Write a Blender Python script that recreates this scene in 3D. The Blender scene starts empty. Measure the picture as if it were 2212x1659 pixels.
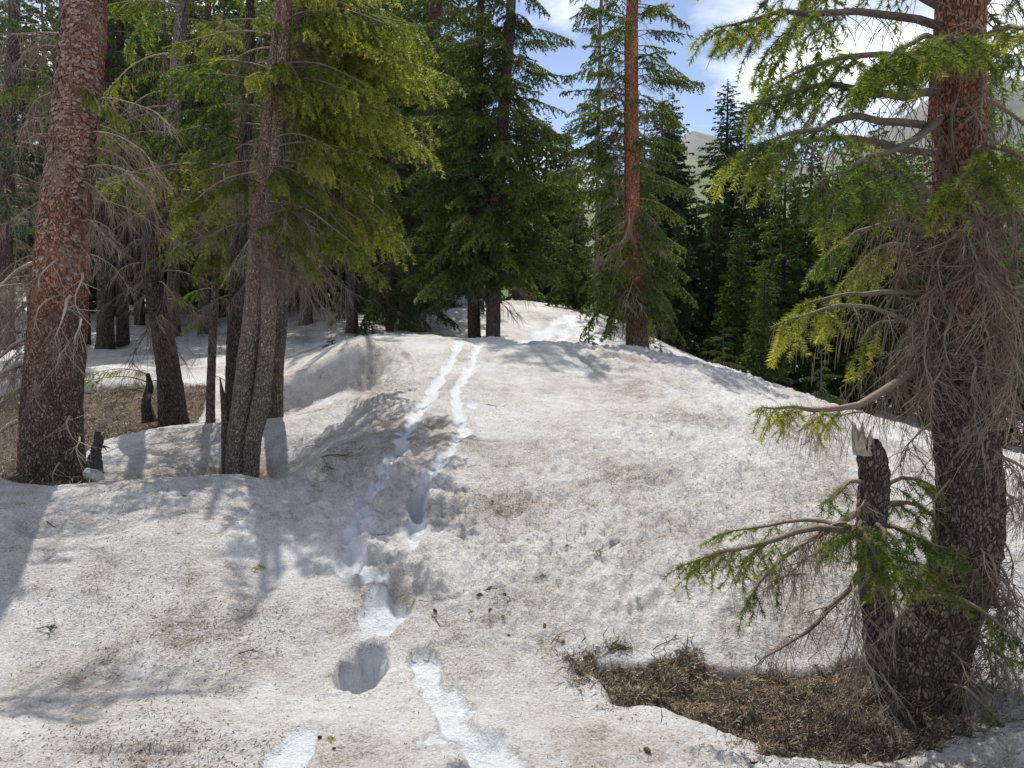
import bpy, math, random
import numpy as np
from mathutils import Matrix, Vector

S = bpy.context.scene
COL = S.collection
# ------------------------------------------------------------------ camera
CAMZ = 1.6
PITCH = math.radians(4.0)
F = 770.0
cam = bpy.data.objects.new('camera', bpy.data.cameras.new('camera'))
COL.objects.link(cam)
cam.location = (0, 0, CAMZ)
cam.rotation_euler = (math.radians(90) - PITCH, 0, 0)
cam.data.sensor_width = 36
cam.data.lens = 36 * F / 1024
cam.data.clip_start = 0.05
cam.data.clip_end = 12000
S.camera = cam
# ------------------------------------------------------------------ light
SUN_DIR = Vector((-0.10, 0.47, 0.88)).normalized()
el = math.asin(SUN_DIR.z)
az = math.atan2(SUN_DIR.x, SUN_DIR.y)
sun = bpy.data.objects.new('sun', bpy.data.lights.new('sun', 'SUN'))
COL.objects.link(sun)
sun.data.energy = 4.5
sun.data.angle = math.radians(0.53)
sun.data.color = (1.0, 0.955, 0.88)
sun.rotation_euler = SUN_DIR.to_track_quat('Z', 'Y').to_euler()
W = bpy.data.worlds.new('World')
S.world = W
W.use_nodes = True
wn, wl = W.node_tree.nodes, W.node_tree.links
wn.clear()
wo = wn.new('ShaderNodeOutputWorld')
bg = wn.new('ShaderNodeBackground')
bg.inputs['Strength'].default_value = 0.15
sky = wn.new('ShaderNodeTexSky')
sky.sky_type = 'NISHITA'
sky.sun_disc = False
sky.sun_elevation = el
sky.sun_rotation = az
sky.altitude = 3200
sky.air_density = 1.0
sky.dust_density = 0.6
tc = wn.new('ShaderNodeTexCoord')
mp = wn.new('ShaderNodeMapping')
mp.inputs['Scale'].default_value = (1.0, 1.0, 2.1)
mp.inputs['Location'].default_value = (0.35, 0.2, 0.1)
n1 = wn.new('ShaderNodeTexNoise')
n1.inputs['Scale'].default_value = 2.3
n1.inputs['Detail'].default_value = 9
n1.inputs['Roughness'].default_value = 0.55
n1.inputs['Distortion'].default_value = 0.25
cr = wn.new('ShaderNodeValToRGB')
cr.color_ramp.elements[0].position = 0.47
cr.color_ramp.elements[1].position = 0.62
n2 = wn.new('ShaderNodeTexNoise')
n2.inputs['Scale'].default_value = 5.0
n2.inputs['Detail'].default_value = 6
cc = wn.new('ShaderNodeValToRGB')
cc.color_ramp.elements[0].position = 0.3
cc.color_ramp.elements[0].color = (6.6, 6.8, 7.3, 1)
cc.color_ramp.elements[1].position = 0.7
cc.color_ramp.elements[1].color = (11.0, 11.1, 11.2, 1)
tint = wn.new('ShaderNodeMix')
tint.data_type = 'RGBA'
tint.blend_type = 'MULTIPLY'
tint.inputs[0].default_value = 1.0
tint.inputs[7].default_value = (1.30, 1.08, 0.98, 1)
mx = wn.new('ShaderNodeMix')
mx.data_type = 'RGBA'
wl.new(tc.outputs['Generated'], mp.inputs['Vector'])
wl.new(mp.outputs['Vector'], n1.inputs['Vector'])
wl.new(mp.outputs['Vector'], n2.inputs['Vector'])
wl.new(n1.outputs['Fac'], cr.inputs['Fac'])
wl.new(n2.outputs['Fac'], cc.inputs['Fac'])
wl.new(cr.outputs['Color'], mx.inputs[0])
wl.new(sky.outputs['Color'], tint.inputs[6])
wl.new(tint.outputs[2], mx.inputs[6])
wl.new(cc.outputs['Color'], mx.inputs[7])
wl.new(mx.outputs[2], bg.inputs['Color'])
wl.new(bg.outputs[0], wo.inputs[0])
S.view_settings.view_transform = 'Standard'
S.view_settings.look = 'None'
S.view_settings.exposure = 0.30
S.view_settings.gamma = 1
S.view_settings.use_curve_mapping = False
S.cycles.max_bounces = 8
S.cycles.diffuse_bounces = 4

# ------------------------------------------------------------------ helpers
K = 1024 / 2212.0
cp, sp = math.cos(PITCH), math.sin(PITCH)


def ray(u, v):
    x = (u * K - 512) / F
    y = (384 - v * K) / F
    return x, y * sp + cp, y * cp - sp


def P(u, v, Y):
    """photo point (2212 px wide view) at forward distance Y -> world"""
    x, yy, z = ray(u, v)
    k = Y / yy
    return np.array((x * k, Y, CAMZ + z * k))


def hash2(ix, iy, seed):
    h = (ix.astype(np.int64) * 374761393 + iy.astype(np.int64) * 668265263 + seed * 982451653) & 0x7fffffff
    h = ((h ^ (h >> 13)) * 1274126177) & 0x7fffffff
    h = ((h ^ (h >> 16)) * 2246822519) & 0x7fffffff
    return (h & 0xffffff) / float(0xffffff)


def vnoise(x, y, seed=0):
    ix, iy = np.floor(x), np.floor(y)
    fx, fy = x - ix, y - iy
    fx = fx * fx * fx * (fx * (fx * 6 - 15) + 10)
    fy = fy * fy * fy * (fy * (fy * 6 - 15) + 10)
    a = hash2(ix, iy, seed); b = hash2(ix + 1, iy, seed)
    c = hash2(ix, iy + 1, seed); d = hash2(ix + 1, iy + 1, seed)
    return (a * (1 - fx) + b * fx) * (1 - fy) + (c * (1 - fx) + d * fx) * fy - 0.5


def fbm(x, y, seed=0, oct=4, gain=0.5):
    r = 0; amp = 1.0
    for o in range(oct):
        ca, sa = math.cos(o * 1.3 + .4), math.sin(o * 1.3 + .4)
        r = r + amp * vnoise(x * ca - y * sa + 17.3 * o, x * sa + y * ca - 9.1 * o, seed + o)
        x = x * 2.03; y = y * 2.03; amp *= gain
    return r


def worley(x, y, seed=0):
    ix, iy = np.floor(x), np.floor(y)
    f1 = np.full(x.shape, 9.0); f2 = np.full(x.shape, 9.0); cid = np.zeros(x.shape)
    for dx in (-1, 0, 1):
        for dy in (-1, 0, 1):
            cx, cy = ix + dx, iy + dy
            px = cx + .5 + .85 * (hash2(cx, cy, seed) - .5)
            py = cy + .5 + .85 * (hash2(cx, cy, seed + 5) - .5)
            d = np.hypot(px - x, py - y)
            m = d < f1
            f2 = np.where(m, f1, np.minimum(f2, d))
            cid = np.where(m, hash2(cx, cy, seed + 9), cid)
            f1 = np.where(m, d, f1)
    return f1, f2, cid


def sstep(a, b, x):
    t = np.clip((x - a) / (b - a), 0, 1)
    return t * t * (3 - 2 * t)


def mk_mesh(name, V, T=None, Q=None, mats=(), tm=None, qm=None, smooth=True, attrs=None):
    me = bpy.data.meshes.new(name)
    V = np.asarray(V, dtype=np.float32).reshape(-1, 3)
    me.vertices.add(len(V)); me.vertices.foreach_set('co', V.ravel())
    parts = []; mi = []; tot = []
    for A, m, k in ((T, tm, 3), (Q, qm, 4)):
        if A is not None and len(A):
            A = np.asarray(A, dtype=np.int32).reshape(-1, k)
            parts.append(A.ravel()); tot.append(np.full(len(A), k, np.int32))
            mi.append(np.zeros(len(A), np.int32) if m is None else np.asarray(m, np.int32))
    L = np.concatenate(parts); tot = np.concatenate(tot); mi = np.concatenate(mi)
    st = np.concatenate(([0], np.cumsum(tot)[:-1])).astype(np.int32)
    me.loops.add(len(L)); me.loops.foreach_set('vertex_index', L)
    me.polygons.add(len(tot)); me.polygons.foreach_set('loop_start', st)
    me.polygons.foreach_set('loop_total', tot)
    me.polygons.foreach_set('material_index', mi)
    me.polygons.foreach_set('use_smooth', np.full(len(tot), smooth, dtype=bool))
    for m in mats: me.materials.append(m)
    for k, a in (attrs or {}).items():
        at = me.attributes.new(k, 'FLOAT', 'POINT')
        at.data.foreach_set('value', np.asarray(a, dtype=np.float32))
    me.update(calc_edges=True)
    return me


def link(name, me, parent=None, mat=None, label=None, cat=None, group=None, kind=None):
    o = bpy.data.objects.new(name, me)
    COL.objects.link(o)
    if parent is not None: o.parent = parent
    if mat is not None: o.matrix_local = mat
    if label: o['label'] = label
    if cat: o['category'] = cat
    if group: o['group'] = group
    if kind: o['kind'] = kind
    return o


def grid_quads(nr, nc, wrap=False):
    a = np.arange(nr * nc).reshape(nr, nc)
    if wrap:
        b = np.roll(a, -1, axis=1)
        return np.stack([a[:-1], b[:-1], b[1:], a[1:]], -1).reshape(-1, 4)
    return np.stack([a[:-1, :-1], a[:-1, 1:], a[1:, 1:], a[1:, :-1]], -1).reshape(-1, 4)

# ------------------------------------------------------------------ materials


def new_mat(name):
    m = bpy.data.materials.new(name); m.use_nodes = True
    nt = m.node_tree
    return m, nt.nodes, nt.links, nt.nodes['Principled BSDF'], nt.nodes['Material Output']


def ramp(nd, stops):
    r = nd.new('ShaderNodeValToRGB')
    e = r.color_ramp.elements
    while len(e) > 1: e.remove(e[-1])
    e[0].position = stops[0][0]; e[0].color = tuple(stops[0][1]) + (1,)
    for p, c in stops[1:]:
        q = e.new(p); q.color = tuple(c) + (1,)
    return r


def noise(nd, lk, vec, scale, detail=4, rough=.5, sc=None):
    n = nd.new('ShaderNodeTexNoise')
    n.inputs['Scale'].default_value = scale
    n.inputs['Detail'].default_value = detail
    n.inputs['Roughness'].default_value = rough
    if sc:
        m = nd.new('ShaderNodeMapping'); m.inputs['Scale'].default_value = sc
        lk.new(vec, m.inputs['Vector']); lk.new(m.outputs[0], n.inputs['Vector'])
    else:
        lk.new(vec, n.inputs['Vector'])
    return n


def mixc(nd, lk, fac, a, b, mode='MIX'):
    m = nd.new('ShaderNodeMix'); m.data_type = 'RGBA'; m.blend_type = mode
    for i, x in ((0, fac), (6, a), (7, b)):
        if hasattr(x, 'links'): lk.new(x, m.inputs[i])
        elif i == 0: m.inputs[0].default_value = x
        else: m.inputs[i].default_value = tuple(x) + (1,)
    return m.outputs[2]


def mathn(nd, lk, op, a, b=0.0, clamp=False):
    m = nd.new('ShaderNodeMath'); m.operation = op; m.use_clamp = clamp
    for i, x in ((0, a), (1, b)):
        if hasattr(x, 'links'): lk.new(x, m.inputs[i])
        else: m.inputs[i].default_value = x
    return m.outputs[0]


def attr(nd, name):
    a = nd.new('ShaderNodeAttribute'); a.attribute_name = name
    return a.outputs['Fac']


def snow_mat():
    m, nd, lk, bs, out = new_mat('spring_snow')
    pos = nd.new('ShaderNodeNewGeometry').outputs['Position']
    big = noise(nd, lk, pos, 0.9, 5, .6)
    mid = noise(nd, lk, pos, 7, 6, .65)
    fine = noise(nd, lk, pos, 75, 5, .8)
    dirtf = mathn(nd, lk, 'ADD', mathn(nd, lk, 'ADD', mathn(nd, lk, 'MULTIPLY', mathn(nd, lk, 'SUBTRACT', big.outputs[0], .5), 1.05), .42),
                  mathn(nd, lk, 'MULTIPLY', mid.outputs[0], .55))
    dirtf = mathn(nd, lk, 'ADD', dirtf, mathn(nd, lk, 'MULTIPLY', mathn(nd, lk, 'SUBTRACT', fine.outputs[0], .42), 1.25))
    r = ramp(nd, [(0.58, (.70, .695, .685)), (0.72, (.61, .595, .572)), (0.86, (.50, .468, .43)), (1.02, (.34, .30, .26)), (1.2, (.24, .20, .16))])
    lk.new(dirtf, r.inputs[0])
    clean = attr(nd, 'clean')
    cl2 = mathn(nd, lk, 'ADD', clean, mathn(nd, lk, 'MULTIPLY', mathn(nd, lk, 'SUBTRACT', mid.outputs[0], .5), .8))
    clr = ramp(nd, [(.25, (0, 0, 0)), (.75, (1, 1, 1))]); lk.new(cl2, clr.inputs[0])
    clf = mathn(nd, lk, 'MULTIPLY', clr.outputs[0], .85)
    c1 = mixc(nd, lk, clf, r.outputs[0], (.74, .775, .80))
    dirt = attr(nd, 'dirt')
    dn = mathn(nd, lk, 'MULTIPLY', dirt, mathn(nd, lk, 'ADD', mid.outputs[0], .35), True)
    c2 = mixc(nd, lk, dn, c1, (.27, .19, .13))
    # small dark specks of grit and needle crumbs
    v = nd.new('ShaderNodeTexVoronoi'); v.inputs['Scale'].default_value = 48
    sk = noise(nd, lk, pos, 30, 2)
    wv = mixc(nd, lk, .035, pos, sk.outputs['Color'], 'ADD')
    lk.new(wv, v.inputs['Vector'])
    sr = ramp(nd, [(.13, (1, 1, 1)), (.19, (0, 0, 0))]); lk.new(v.outputs['Distance'], sr.inputs[0])
    sf = mathn(nd, lk, 'MULTIPLY', sr.outputs[0], mathn(nd, lk, 'SUBTRACT', 1.0, clf))
    sf = mathn(nd, lk, 'MULTIPLY', sf, .7)
    c3 = mixc(nd, lk, sf, c2, (.14, .10, .07))
    lk.new(c3, bs.inputs['Base Color'])
    bs.inputs['Roughness'].default_value = .62
    bs.inputs['Specular IOR Level'].default_value = .25
    h = mathn(nd, lk, 'ADD', mathn(nd, lk, 'MULTIPLY', noise(nd, lk, pos, 26, 5, .7).outputs[0], 1.0),
              mathn(nd, lk, 'MULTIPLY', fine.outputs[0], .35))
    b = nd.new('ShaderNodeBump'); b.inputs['Strength'].default_value = 1.0
    b.inputs['Distance'].default_value = .042
    lk.new(h, b.inputs['Height']); lk.new(b.outputs[0], bs.inputs['Normal'])
    return m


def floor_mat():
    m, nd, lk, bs, out = new_mat('needle_duff')
    pos = nd.new('ShaderNodeNewGeometry').outputs['Position']
    a = noise(nd, lk, pos, 3, 6, .7); b2 = noise(nd, lk, pos, 45, 5, .75)
    s = mathn(nd, lk, 'ADD', mathn(nd, lk, 'MULTIPLY', a.outputs[0], .5), mathn(nd, lk, 'MULTIPLY', b2.outputs[0], .6))
    r = ramp(nd, [(.38, (.022, .015, .010)), (.5, (.06, .042, .028)), (.62, (.14, .10, .065)), (.74, (.26, .20, .13))])
    lk.new(s, r.inputs[0]); lk.new(r.outputs[0], bs.inputs['Base Color'])
    bs.inputs['Roughness'].default_value = .95
    b = nd.new('ShaderNodeBump'); b.inputs['Strength'].default_value = 1; b.inputs['Distance'].default_value = .03
    lk.new(b2.outputs[0], b.inputs['Height']); lk.new(b.outputs[0], bs.inputs['Normal'])
    return m


def bark_mat(name, low, high, red=(.20, .09, .06), scale=52, flat=.5):
    """plated conifer bark: grey brown low down, russet flaking bark higher up (attribute up)"""
    m, nd, lk, bs, out = new_mat(name)
    pos = nd.new('ShaderNodeTexCoord').outputs['Object']
    mp = nd.new('ShaderNodeMapping'); mp.inputs['Scale'].default_value = (1, 1, flat)
    lk.new(pos, mp.inputs['Vector'])
    wob = noise(nd, lk, mp.outputs[0], 12, 4)
    wob.inputs['Scale'].default_value = 28
    wv = mixc(nd, lk, .05, mp.outputs[0], wob.outputs['Color'], 'ADD')
    v = nd.new('ShaderNodeTexVoronoi'); v.feature = 'DISTANCE_TO_EDGE'; v.inputs['Scale'].default_value = scale
    v2 = nd.new('ShaderNodeTexVoronoi'); v2.inputs['Scale'].default_value = scale
    lk.new(wv, v.inputs['Vector']); lk.new(wv, v2.inputs['Vector'])
    fine = noise(nd, lk, pos, 90, 5, .7)
    crack = ramp(nd, [(0.0, (.1, .1, .1)), (.2, (1, 1, 1))]); lk.new(v.outputs['Distance'], crack.inputs[0])
    sep = nd.new('ShaderNodeSeparateColor'); lk.new(v2.outputs['Color'], sep.inputs[0])
    cellv = sep.outputs[0]
    up = attr(nd, 'up')
    patch = noise(nd, lk, pos, 2.6, 4, .6)
    upf = mathn(nd, lk, 'MULTIPLY', up, mathn(nd, lk, 'ADD', mathn(nd, lk, 'MULTIPLY', ramp_out(nd, lk, patch.outputs[0], .38, .60), .6), .4))
    lc = mixc(nd, lk, cellv, low, high)
    rc = mixc(nd, lk, cellv, red, tuple(min(1, c * 1.7 + .05) for c in red))
    c = mixc(nd, lk, upf, lc, rc)
    dk = mixc(nd, lk, upf, tuple(x * .3 for x in low), tuple(x * .45 for x in red))
    c = mixc(nd, lk, crack.outputs[0], dk, c)
    c = mixc(nd, lk, .55, c, mixc(nd, lk, fine.outputs[0], (.25, .25, .25), (1.5, 1.5, 1.5)), 'MULTIPLY')
    lk.new(c, bs.inputs['Base Color'])
    bs.inputs['Roughness'].default_value = .9
    bs.inputs['Specular IOR Level'].default_value = .2
    h = mathn(nd, lk, 'ADD', mathn(nd, lk, 'MULTIPLY', crack.outputs[0], .8), mathn(nd, lk, 'MULTIPLY', fine.outputs[0], .5))
    h = mathn(nd, lk, 'ADD', h, mathn(nd, lk, 'MULTIPLY', cellv, .4))
    b = nd.new('ShaderNodeBump'); b.inputs['Strength'].default_value = .9; b.inputs['Distance'].default_value = .015
    lk.new(h, b.inputs['Height']); lk.new(b.outputs[0], bs.inputs['Normal'])
    return m


def ramp_out(nd, lk, src, a, b):
    r = ramp(nd, [(a, (0, 0, 0)), (b, (1, 1, 1))]); lk.new(src, r.inputs[0])
    return r.outputs[0]


def twig_mat(name, a, b):
    m, nd, lk, bs, out = new_mat(name)
    pos = nd.new('ShaderNodeTexCoord').outputs['Object']
    n = noise(nd, lk, pos, 9, 4, .6)
    oi = nd.new('ShaderNodeObjectInfo').outputs['Random']
    f = mathn(nd, lk, 'ADD', mathn(nd, lk, 'MULTIPLY', n.outputs[0], 1.2), mathn(nd, lk, 'SUBTRACT', mathn(nd, lk, 'MULTIPLY', oi, .5), .4), True)
    lk.new(mixc(nd, lk, f, a, b), bs.inputs['Base Color'])
    bs.inputs['Roughness'].default_value = .85
    bs.inputs['Specular IOR Level'].default_value = .2
    return m


def needle_mat(name, dark, mid, tip, trans=.38):
    m, nd, lk, bs, out = new_mat(name)
    t = attr(nd, 'tint')
    oi = nd.new('ShaderNodeObjectInfo').outputs['Random']
    f = mathn(nd, lk, 'ADD', t, mathn(nd, lk, 'MULTIPLY', mathn(nd, lk, 'SUBTRACT', oi, .5), .35), True)
    r = ramp(nd, [(0.0, dark), (.5, mid), (1.0, tip)]); lk.new(f, r.inputs[0])
    lk.new(r.outputs[0], bs.inputs['Base Color'])
    bs.inputs['Roughness'].default_value = .5
    bs.inputs['Specular IOR Level'].default_value = .35
    tr = nd.new('ShaderNodeBsdfTranslucent')
    tc_ = mixc(nd, lk, 1.0, r.outputs[0], (1.5, 1.5, .6), 'MULTIPLY')
    lk.new(tc_, tr.inputs['Color'])
    mxs = nd.new('ShaderNodeMixShader'); mxs.inputs[0].default_value = trans
    lk.new(bs.outputs[0], mxs.inputs[1]); lk.new(tr.outputs[0], mxs.inputs[2])
    lk.new(mxs.outputs[0], out.inputs['Surface'])
    return m


def plain_mat(name, a, b, scale=40, rough=.8):
    m, nd, lk, bs, out = new_mat(name)
    pos = nd.new('ShaderNodeTexCoord').outputs['Object']
    n = noise(nd, lk, pos, scale, 5, .65)
    lk.new(mixc(nd, lk, ramp_out(nd, lk, n.outputs[0], .35, .65), a, b), bs.inputs['Base Color'])
    bs.inputs['Roughness'].default_value = rough
    bp = nd.new('ShaderNodeBump'); bp.inputs['Strength'].default_value = .6; bp.inputs['Distance'].default_value = .01
    lk.new(n.outputs[0], bp.inputs['Height']); lk.new(bp.outputs[0], bs.inputs['Normal'])
    return m


def litter_mat(name, cols):
    m, nd, lk, bs, out = new_mat(name)
    t = attr(nd, 'tint')
    r = ramp(nd, cols); lk.new(t, r.inputs[0]); lk.new(r.outputs[0], bs.inputs['Base Color'])
    bs.inputs['Roughness'].default_value = .85
    return m


M = {}
M['snow'] = snow_mat()
M['floor'] = floor_mat()
M['bark'] = bark_mat('grey_brown_bark', (.115, .092, .076), (.25, .20, .17))
M['bark_red'] = bark_mat('russet_bark', (.11, .085, .070), (.26, .20, .165), red=(.27, .115, .068))
M['bark_orange'] = bark_mat('orange_bark', (.14, .085, .06), (.27, .18, .13), red=(.36, .145, .07), scale=36)
M['bark_pale'] = bark_mat('pale_grey_bark', (.20, .165, .14), (.38, .33, .29), red=(.30, .2, .15), scale=60)
M['bark_dark'] = bark_mat('dark_bark', (.058, .047, .040), (.14, .115, .098), scale=46)
M['twig'] = twig_mat('dead_twig', (.13, .10, .075), (.36, .30, .23))
M['twig_pale'] = twig_mat('weathered_pale_twig', (.20, .16, .125), (.46, .40, .33))
M['twig_brown'] = twig_mat('brown_dead_twig', (.13, .095, .07), (.36, .28, .21))
M['limb'] = twig_mat('limb_bark', (.075, .058, .046), (.24, .195, .155))
M['twig_dark'] = twig_mat('dark_twig', (.05, .037, .03), (.16, .12, .095))
M['nd_bright'] = needle_mat('bright_needles', (.028, .050, .012), (.13, .170, .028), (.40, .41, .075), .5)
M['nd_near'] = needle_mat('near_needles', (.022, .046, .014), (.090, .140, .032), (.24, .28, .06), .5)
M['nd_mid'] = needle_mat('mid_green_needles', (.020, .042, .014), (.062, .100, .022), (.16, .19, .04), .38)
M['nd_blue'] = needle_mat('grey_green_needles', (.035, .060, .038), (.075, .115, .062), (.15, .19, .10), .35)
M['nd_far'] = needle_mat('deep_green_needles', (.014, .032, .016), (.038, .072, .030), (.09, .13, .04), .4)

# ------------------------------------------------------------------ terrain
CTL = []


def ctl(u, v, Y): CTL.append(P(u, v, Y))


for u, v, Y in [
    # foreground
    (0, 1659, 2.8), (600, 1659, 2.8), (1100, 1659, 2.8), (1500, 1659, 2.8), (2000, 1648, 2.8), (2212, 1640, 2.8),
    (0, 1450, 3.65), (400, 1450, 3.7), (800, 1450, 3.75), (1100, 1400, 3.9), (1300, 1500, 3.45), (1600, 1500, 3.42),
    (1850, 1500, 3.4), (2150, 1500, 3.4), (1500, 1400, 3.75), (1700, 1400, 3.75),
    (0, 1250, 4.4), (300, 1250, 4.45), (700, 1250, 4.55), (1100, 1250, 4.55), (1500, 1250, 4.3), (1850, 1250, 4.2), (2200, 1250, 4.2),
    (0, 1120, 5.1), (250, 1110, 5.2), (550, 1110, 5.3), (800, 1120, 5.3), (1100, 1120, 5.3), (1500, 1120, 5.1), (1850, 1120, 4.9), (2200, 1150, 4.7),
    # near left bank crest, then the dip behind it
    (-300, 1020, 6.0), (0, 1020, 5.9), (200, 1037, 5.9), (480, 1027, 6.2), (620, 1042, 6.2), (700, 1062, 6.0),
    (80, 1055, 6.5), (240, 1062, 6.7), (400, 1055, 6.9), (520, 1060, 7.1), (600, 1046, 7.1), (640, 1030, 7.4), (710, 1042, 6.8),
    (350, 1012, 7.3), (350, 950, 8.1), (200, 965, 7.8), (480, 930, 8.3), (350, 915, 8.7), (480, 908, 8.7), (600, 950, 8.1), (560, 897, 8.9),
    (60, 990, 7.6), (-200, 990, 7.6), (20, 900, 9.0), (200, 880, 9.6), (330, 890, 9.8), (440, 880, 10.0), (300, 845, 11.2), (-100, 850, 11),
    (430, 835, 11.4), (300, 790, 13.2), (0, 770, 14.5), (150, 760, 14.5), (450, 770, 14.5), (650, 860, 10.0), (640, 800, 12.2),
    (300, 720, 18), (0, 720, 18.5), (600, 720, 17.5), (450, 690, 21), (700, 690, 18.5), (640, 662, 22.5), (150, 690, 22), (-300, 720, 20),
    (750, 680, 21), (850, 700, 17.5),
    # main mound
    (700, 980, 7.0), (760, 880, 8.8), (850, 1000, 6.5), (850, 900, 8.3), (1000, 1000, 6.4), (1000, 900, 8.1), (1000, 800, 10.3),
    (1300, 1000, 6.3), (1300, 900, 8.0), (1300, 820, 10.0), (1500, 1000, 6.1), (1500, 900, 7.9), (1700, 1000, 6.0), (1700, 920, 7.5),
    (720, 800, 10.6), (800, 760, 11.4), (740, 738, 12.3), (850, 729, 12.6), (1000, 731, 12.6), (1130, 741, 12.5), (1280, 758, 12.2),
    (1500, 812, 11.2), (1640, 853, 10.2), (1750, 888, 9.3), (1850, 925, 8.7), (2000, 978, 7.8), (2180, 1015, 7.1), (2400, 1070, 6.6),
    (1850, 1000, 6.6), (2000, 1060, 6.1),
    # second ridge and back slope
    (1020, 745, 14.3), (1200, 752, 14.0), (1440, 765, 14.8), (1600, 815, 14.0), (1740, 864, 13.0), (1280, 750, 15.5),
    (1200, 738, 16.5), (1020, 728, 16.6), (900, 712, 16.5), (1200, 700, 20), (1330, 700, 20), (1080, 685, 20), (1150, 655, 24), (1260, 665, 24),
    (950, 645, 26), (980, 640, 30), (1350, 700, 24), (940, 690, 19.5),
    (1500, 800, 19), (1500, 775, 24), (1700, 850, 20), (1650, 815, 27), (1900, 925, 13.0), (2000, 960, 13.5), (2100, 985, 13), (1850, 890, 19),
    (2100, 950, 20), (2300, 1020, 13), (2000, 890, 30),
]: ctl(u, v, Y)
for x, y, z in [(-30, 30, 2.2), (-30, 10, .6), (-15, 3, 0.2), (-6, 0, 0.05), (0, 0, 0), (6, 0, 0), (15, 3, -.6), (30, 10, -2.0), (30, 30, -2.6), (0, -12, 0), (-20, -12, 0),
                (20, -12, -.3), (0, 45, 3.2), (-35, 55, 4), (35, 55, -2.5), (0, 70, 4), (-60, 60, 4), (60, 60, -3), (-60, 0, 0), (60, 0, -3), (0, -60, 0), (-60, -60, 0), (60, -60, -1),
                (15, 45, .2), (-12, 40, 3.0)]:
    CTL.append(np.array((x, y, z), float))
CTL = np.array(CTL)


def tps_k(r2): return np.where(r2 > 0, 0.5 * r2 * np.log(np.maximum(r2, 1e-12)), 0)


def tps_fit(C, lam=0.02):
    n = len(C); X = C[:, :2]
    A = tps_k(((X[:, None] - X[None]) ** 2).sum(-1)) + lam * np.eye(n)
    B = np.concatenate([np.ones((n, 1)), X], 1)
    L = np.zeros((n + 3, n + 3)); L[:n, :n] = A; L[:n, n:] = B; L[n:, :n] = B.T
    return np.linalg.solve(L, np.concatenate([C[:, 2], np.zeros(3)]))


TW = tps_fit(CTL)


def base_h(x, y):
    x = np.atleast_1d(np.asarray(x, float)); y = np.atleast_1d(np.asarray(y, float))
    sh = x.shape; x = x.ravel(); y = y.ravel(); out = np.empty_like(x)
    r = np.hypot(x, y); k = np.minimum(1, 62 / np.maximum(r, 1e-6)); xs, ys = x * k, y * k
    for i in range(0, len(x), 20000):
        s = slice(i, i + 20000)
        d = (xs[s, None] - CTL[None, :, 0]) ** 2 + (ys[s, None] - CTL[None, :, 1]) ** 2
        out[s] = tps_k(d) @ TW[:len(CTL)] + TW[-3] + TW[-2] * xs[s] + TW[-1] * ys[s]
    return out.reshape(sh)


def hits(pts, hf=None):
    """first surface points seen along the given photo points"""
    hf = hf or base_h
    t = 1.2 * np.exp(np.linspace(0, math.log(45), 1500)); R = []
    for u, v in pts:
        x, yy, z = ray(u, v)
        X, Y, Z = x * t, yy * t, CAMZ + z * t
        d = Z - hf(X, Y); i = np.argmax(d < 0)
        if d[i] >= 0: i = len(t) - 1
        f = d[i - 1] / (d[i - 1] - d[i] + 1e-9) if i else 0
        R.append((X[i - 1] * (1 - f) + X[i] * f, Y[i - 1] * (1 - f) + Y[i] * f))
    return np.array(R)


def poly_sdf(x, y, poly):
    """negative inside"""
    d = np.full(x.shape, 1e9); ins = np.zeros(x.shape, bool); n = len(poly)
    for i in range(n):
        a = poly[i]; b = poly[(i + 1) % n]
        ex, ey = b - a; wx, wy = x - a[0], y - a[1]
        t = np.clip((wx * ex + wy * ey) / (ex * ex + ey * ey), 0, 1)
        d = np.minimum(d, (wx - ex * t) ** 2 + (wy - ey * t) ** 2)
        c = ((a[1] > y) != (b[1] > y)) & (x < (b[0] - a[0]) * (y - a[1]) / (b[1] - a[1] + 1e-12) + a[0])
        ins ^= c
    return np.where(ins, -1, 1) * np.sqrt(d)


def line_dist(x, y, L):
    d = np.full(x.shape, 1e9); tt = np.zeros(x.shape)
    n = len(L) - 1
    for i in range(n):
        a, b = L[i], L[i + 1]
        ex, ey = b - a; wx, wy = x - a[0], y - a[1]
        t = np.clip((wx * ex + wy * ey) / (ex * ex + ey * ey + 1e-12), 0, 1)
        q = np.hypot(wx - ex * t, wy - ey * t); m = q < d
        d = np.where(m, q, d); tt = np.where(m, (i + t) / n, tt)
    return d, tt


RP = hits([(1235, 1398), (1330, 1395), (1500, 1407), (1700, 1425), (1830, 1400), (1960, 1400), (2050, 1440), (2085, 1500), (2060, 1545), (2010, 1572), (1900, 1590), (1750, 1588), (1640, 1574), (1550, 1540), (1440, 1502), (1330, 1468)])
LP = hits([(-250, 830), (30, 845), (170, 832), (300, 817), (452, 824), (445, 865), (412, 897), (330, 905), (230, 928), (178, 957), (185, 1015), (210, 1040), (120, 1046), (20, 1030), (-250, 1010)])
LP2 = hits([(-200, 700), (20, 690), (60, 705), (0, 735), (-200, 740)])
PATCH = [(RP, 1.0), (LP, 1.0), (LP2, 1.0)]
TRK_L = hits([(992, 742), (975, 790), (940, 850), (905, 900), (870, 960), (835, 1020), (800, 1080), (770, 1140), (752, 1185), (775, 1235), (812, 1262)])
TRK_R = hits([(1033, 742), (1020, 800), (985, 850), (988, 900), (1003, 935), (960, 985), (925, 1030), (902, 1080), (905, 1140), (890, 1195)])
STRIP = hits([(912, 1410), (945, 1480), (1000, 1560), (1075, 1659), (1130, 1750)])
BTR = [hits(q) for q in ([(1235, 680), (1190, 700), (1130, 735)], [(1240, 690), (1215, 715), (1195, 742)], [(1220, 700), (1165, 722), (1110, 745)], [(1250, 705), (1270, 722), (1290, 742)])]
HOLES = []   # x, y, rx, ry, depth, clean, dirt
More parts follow.
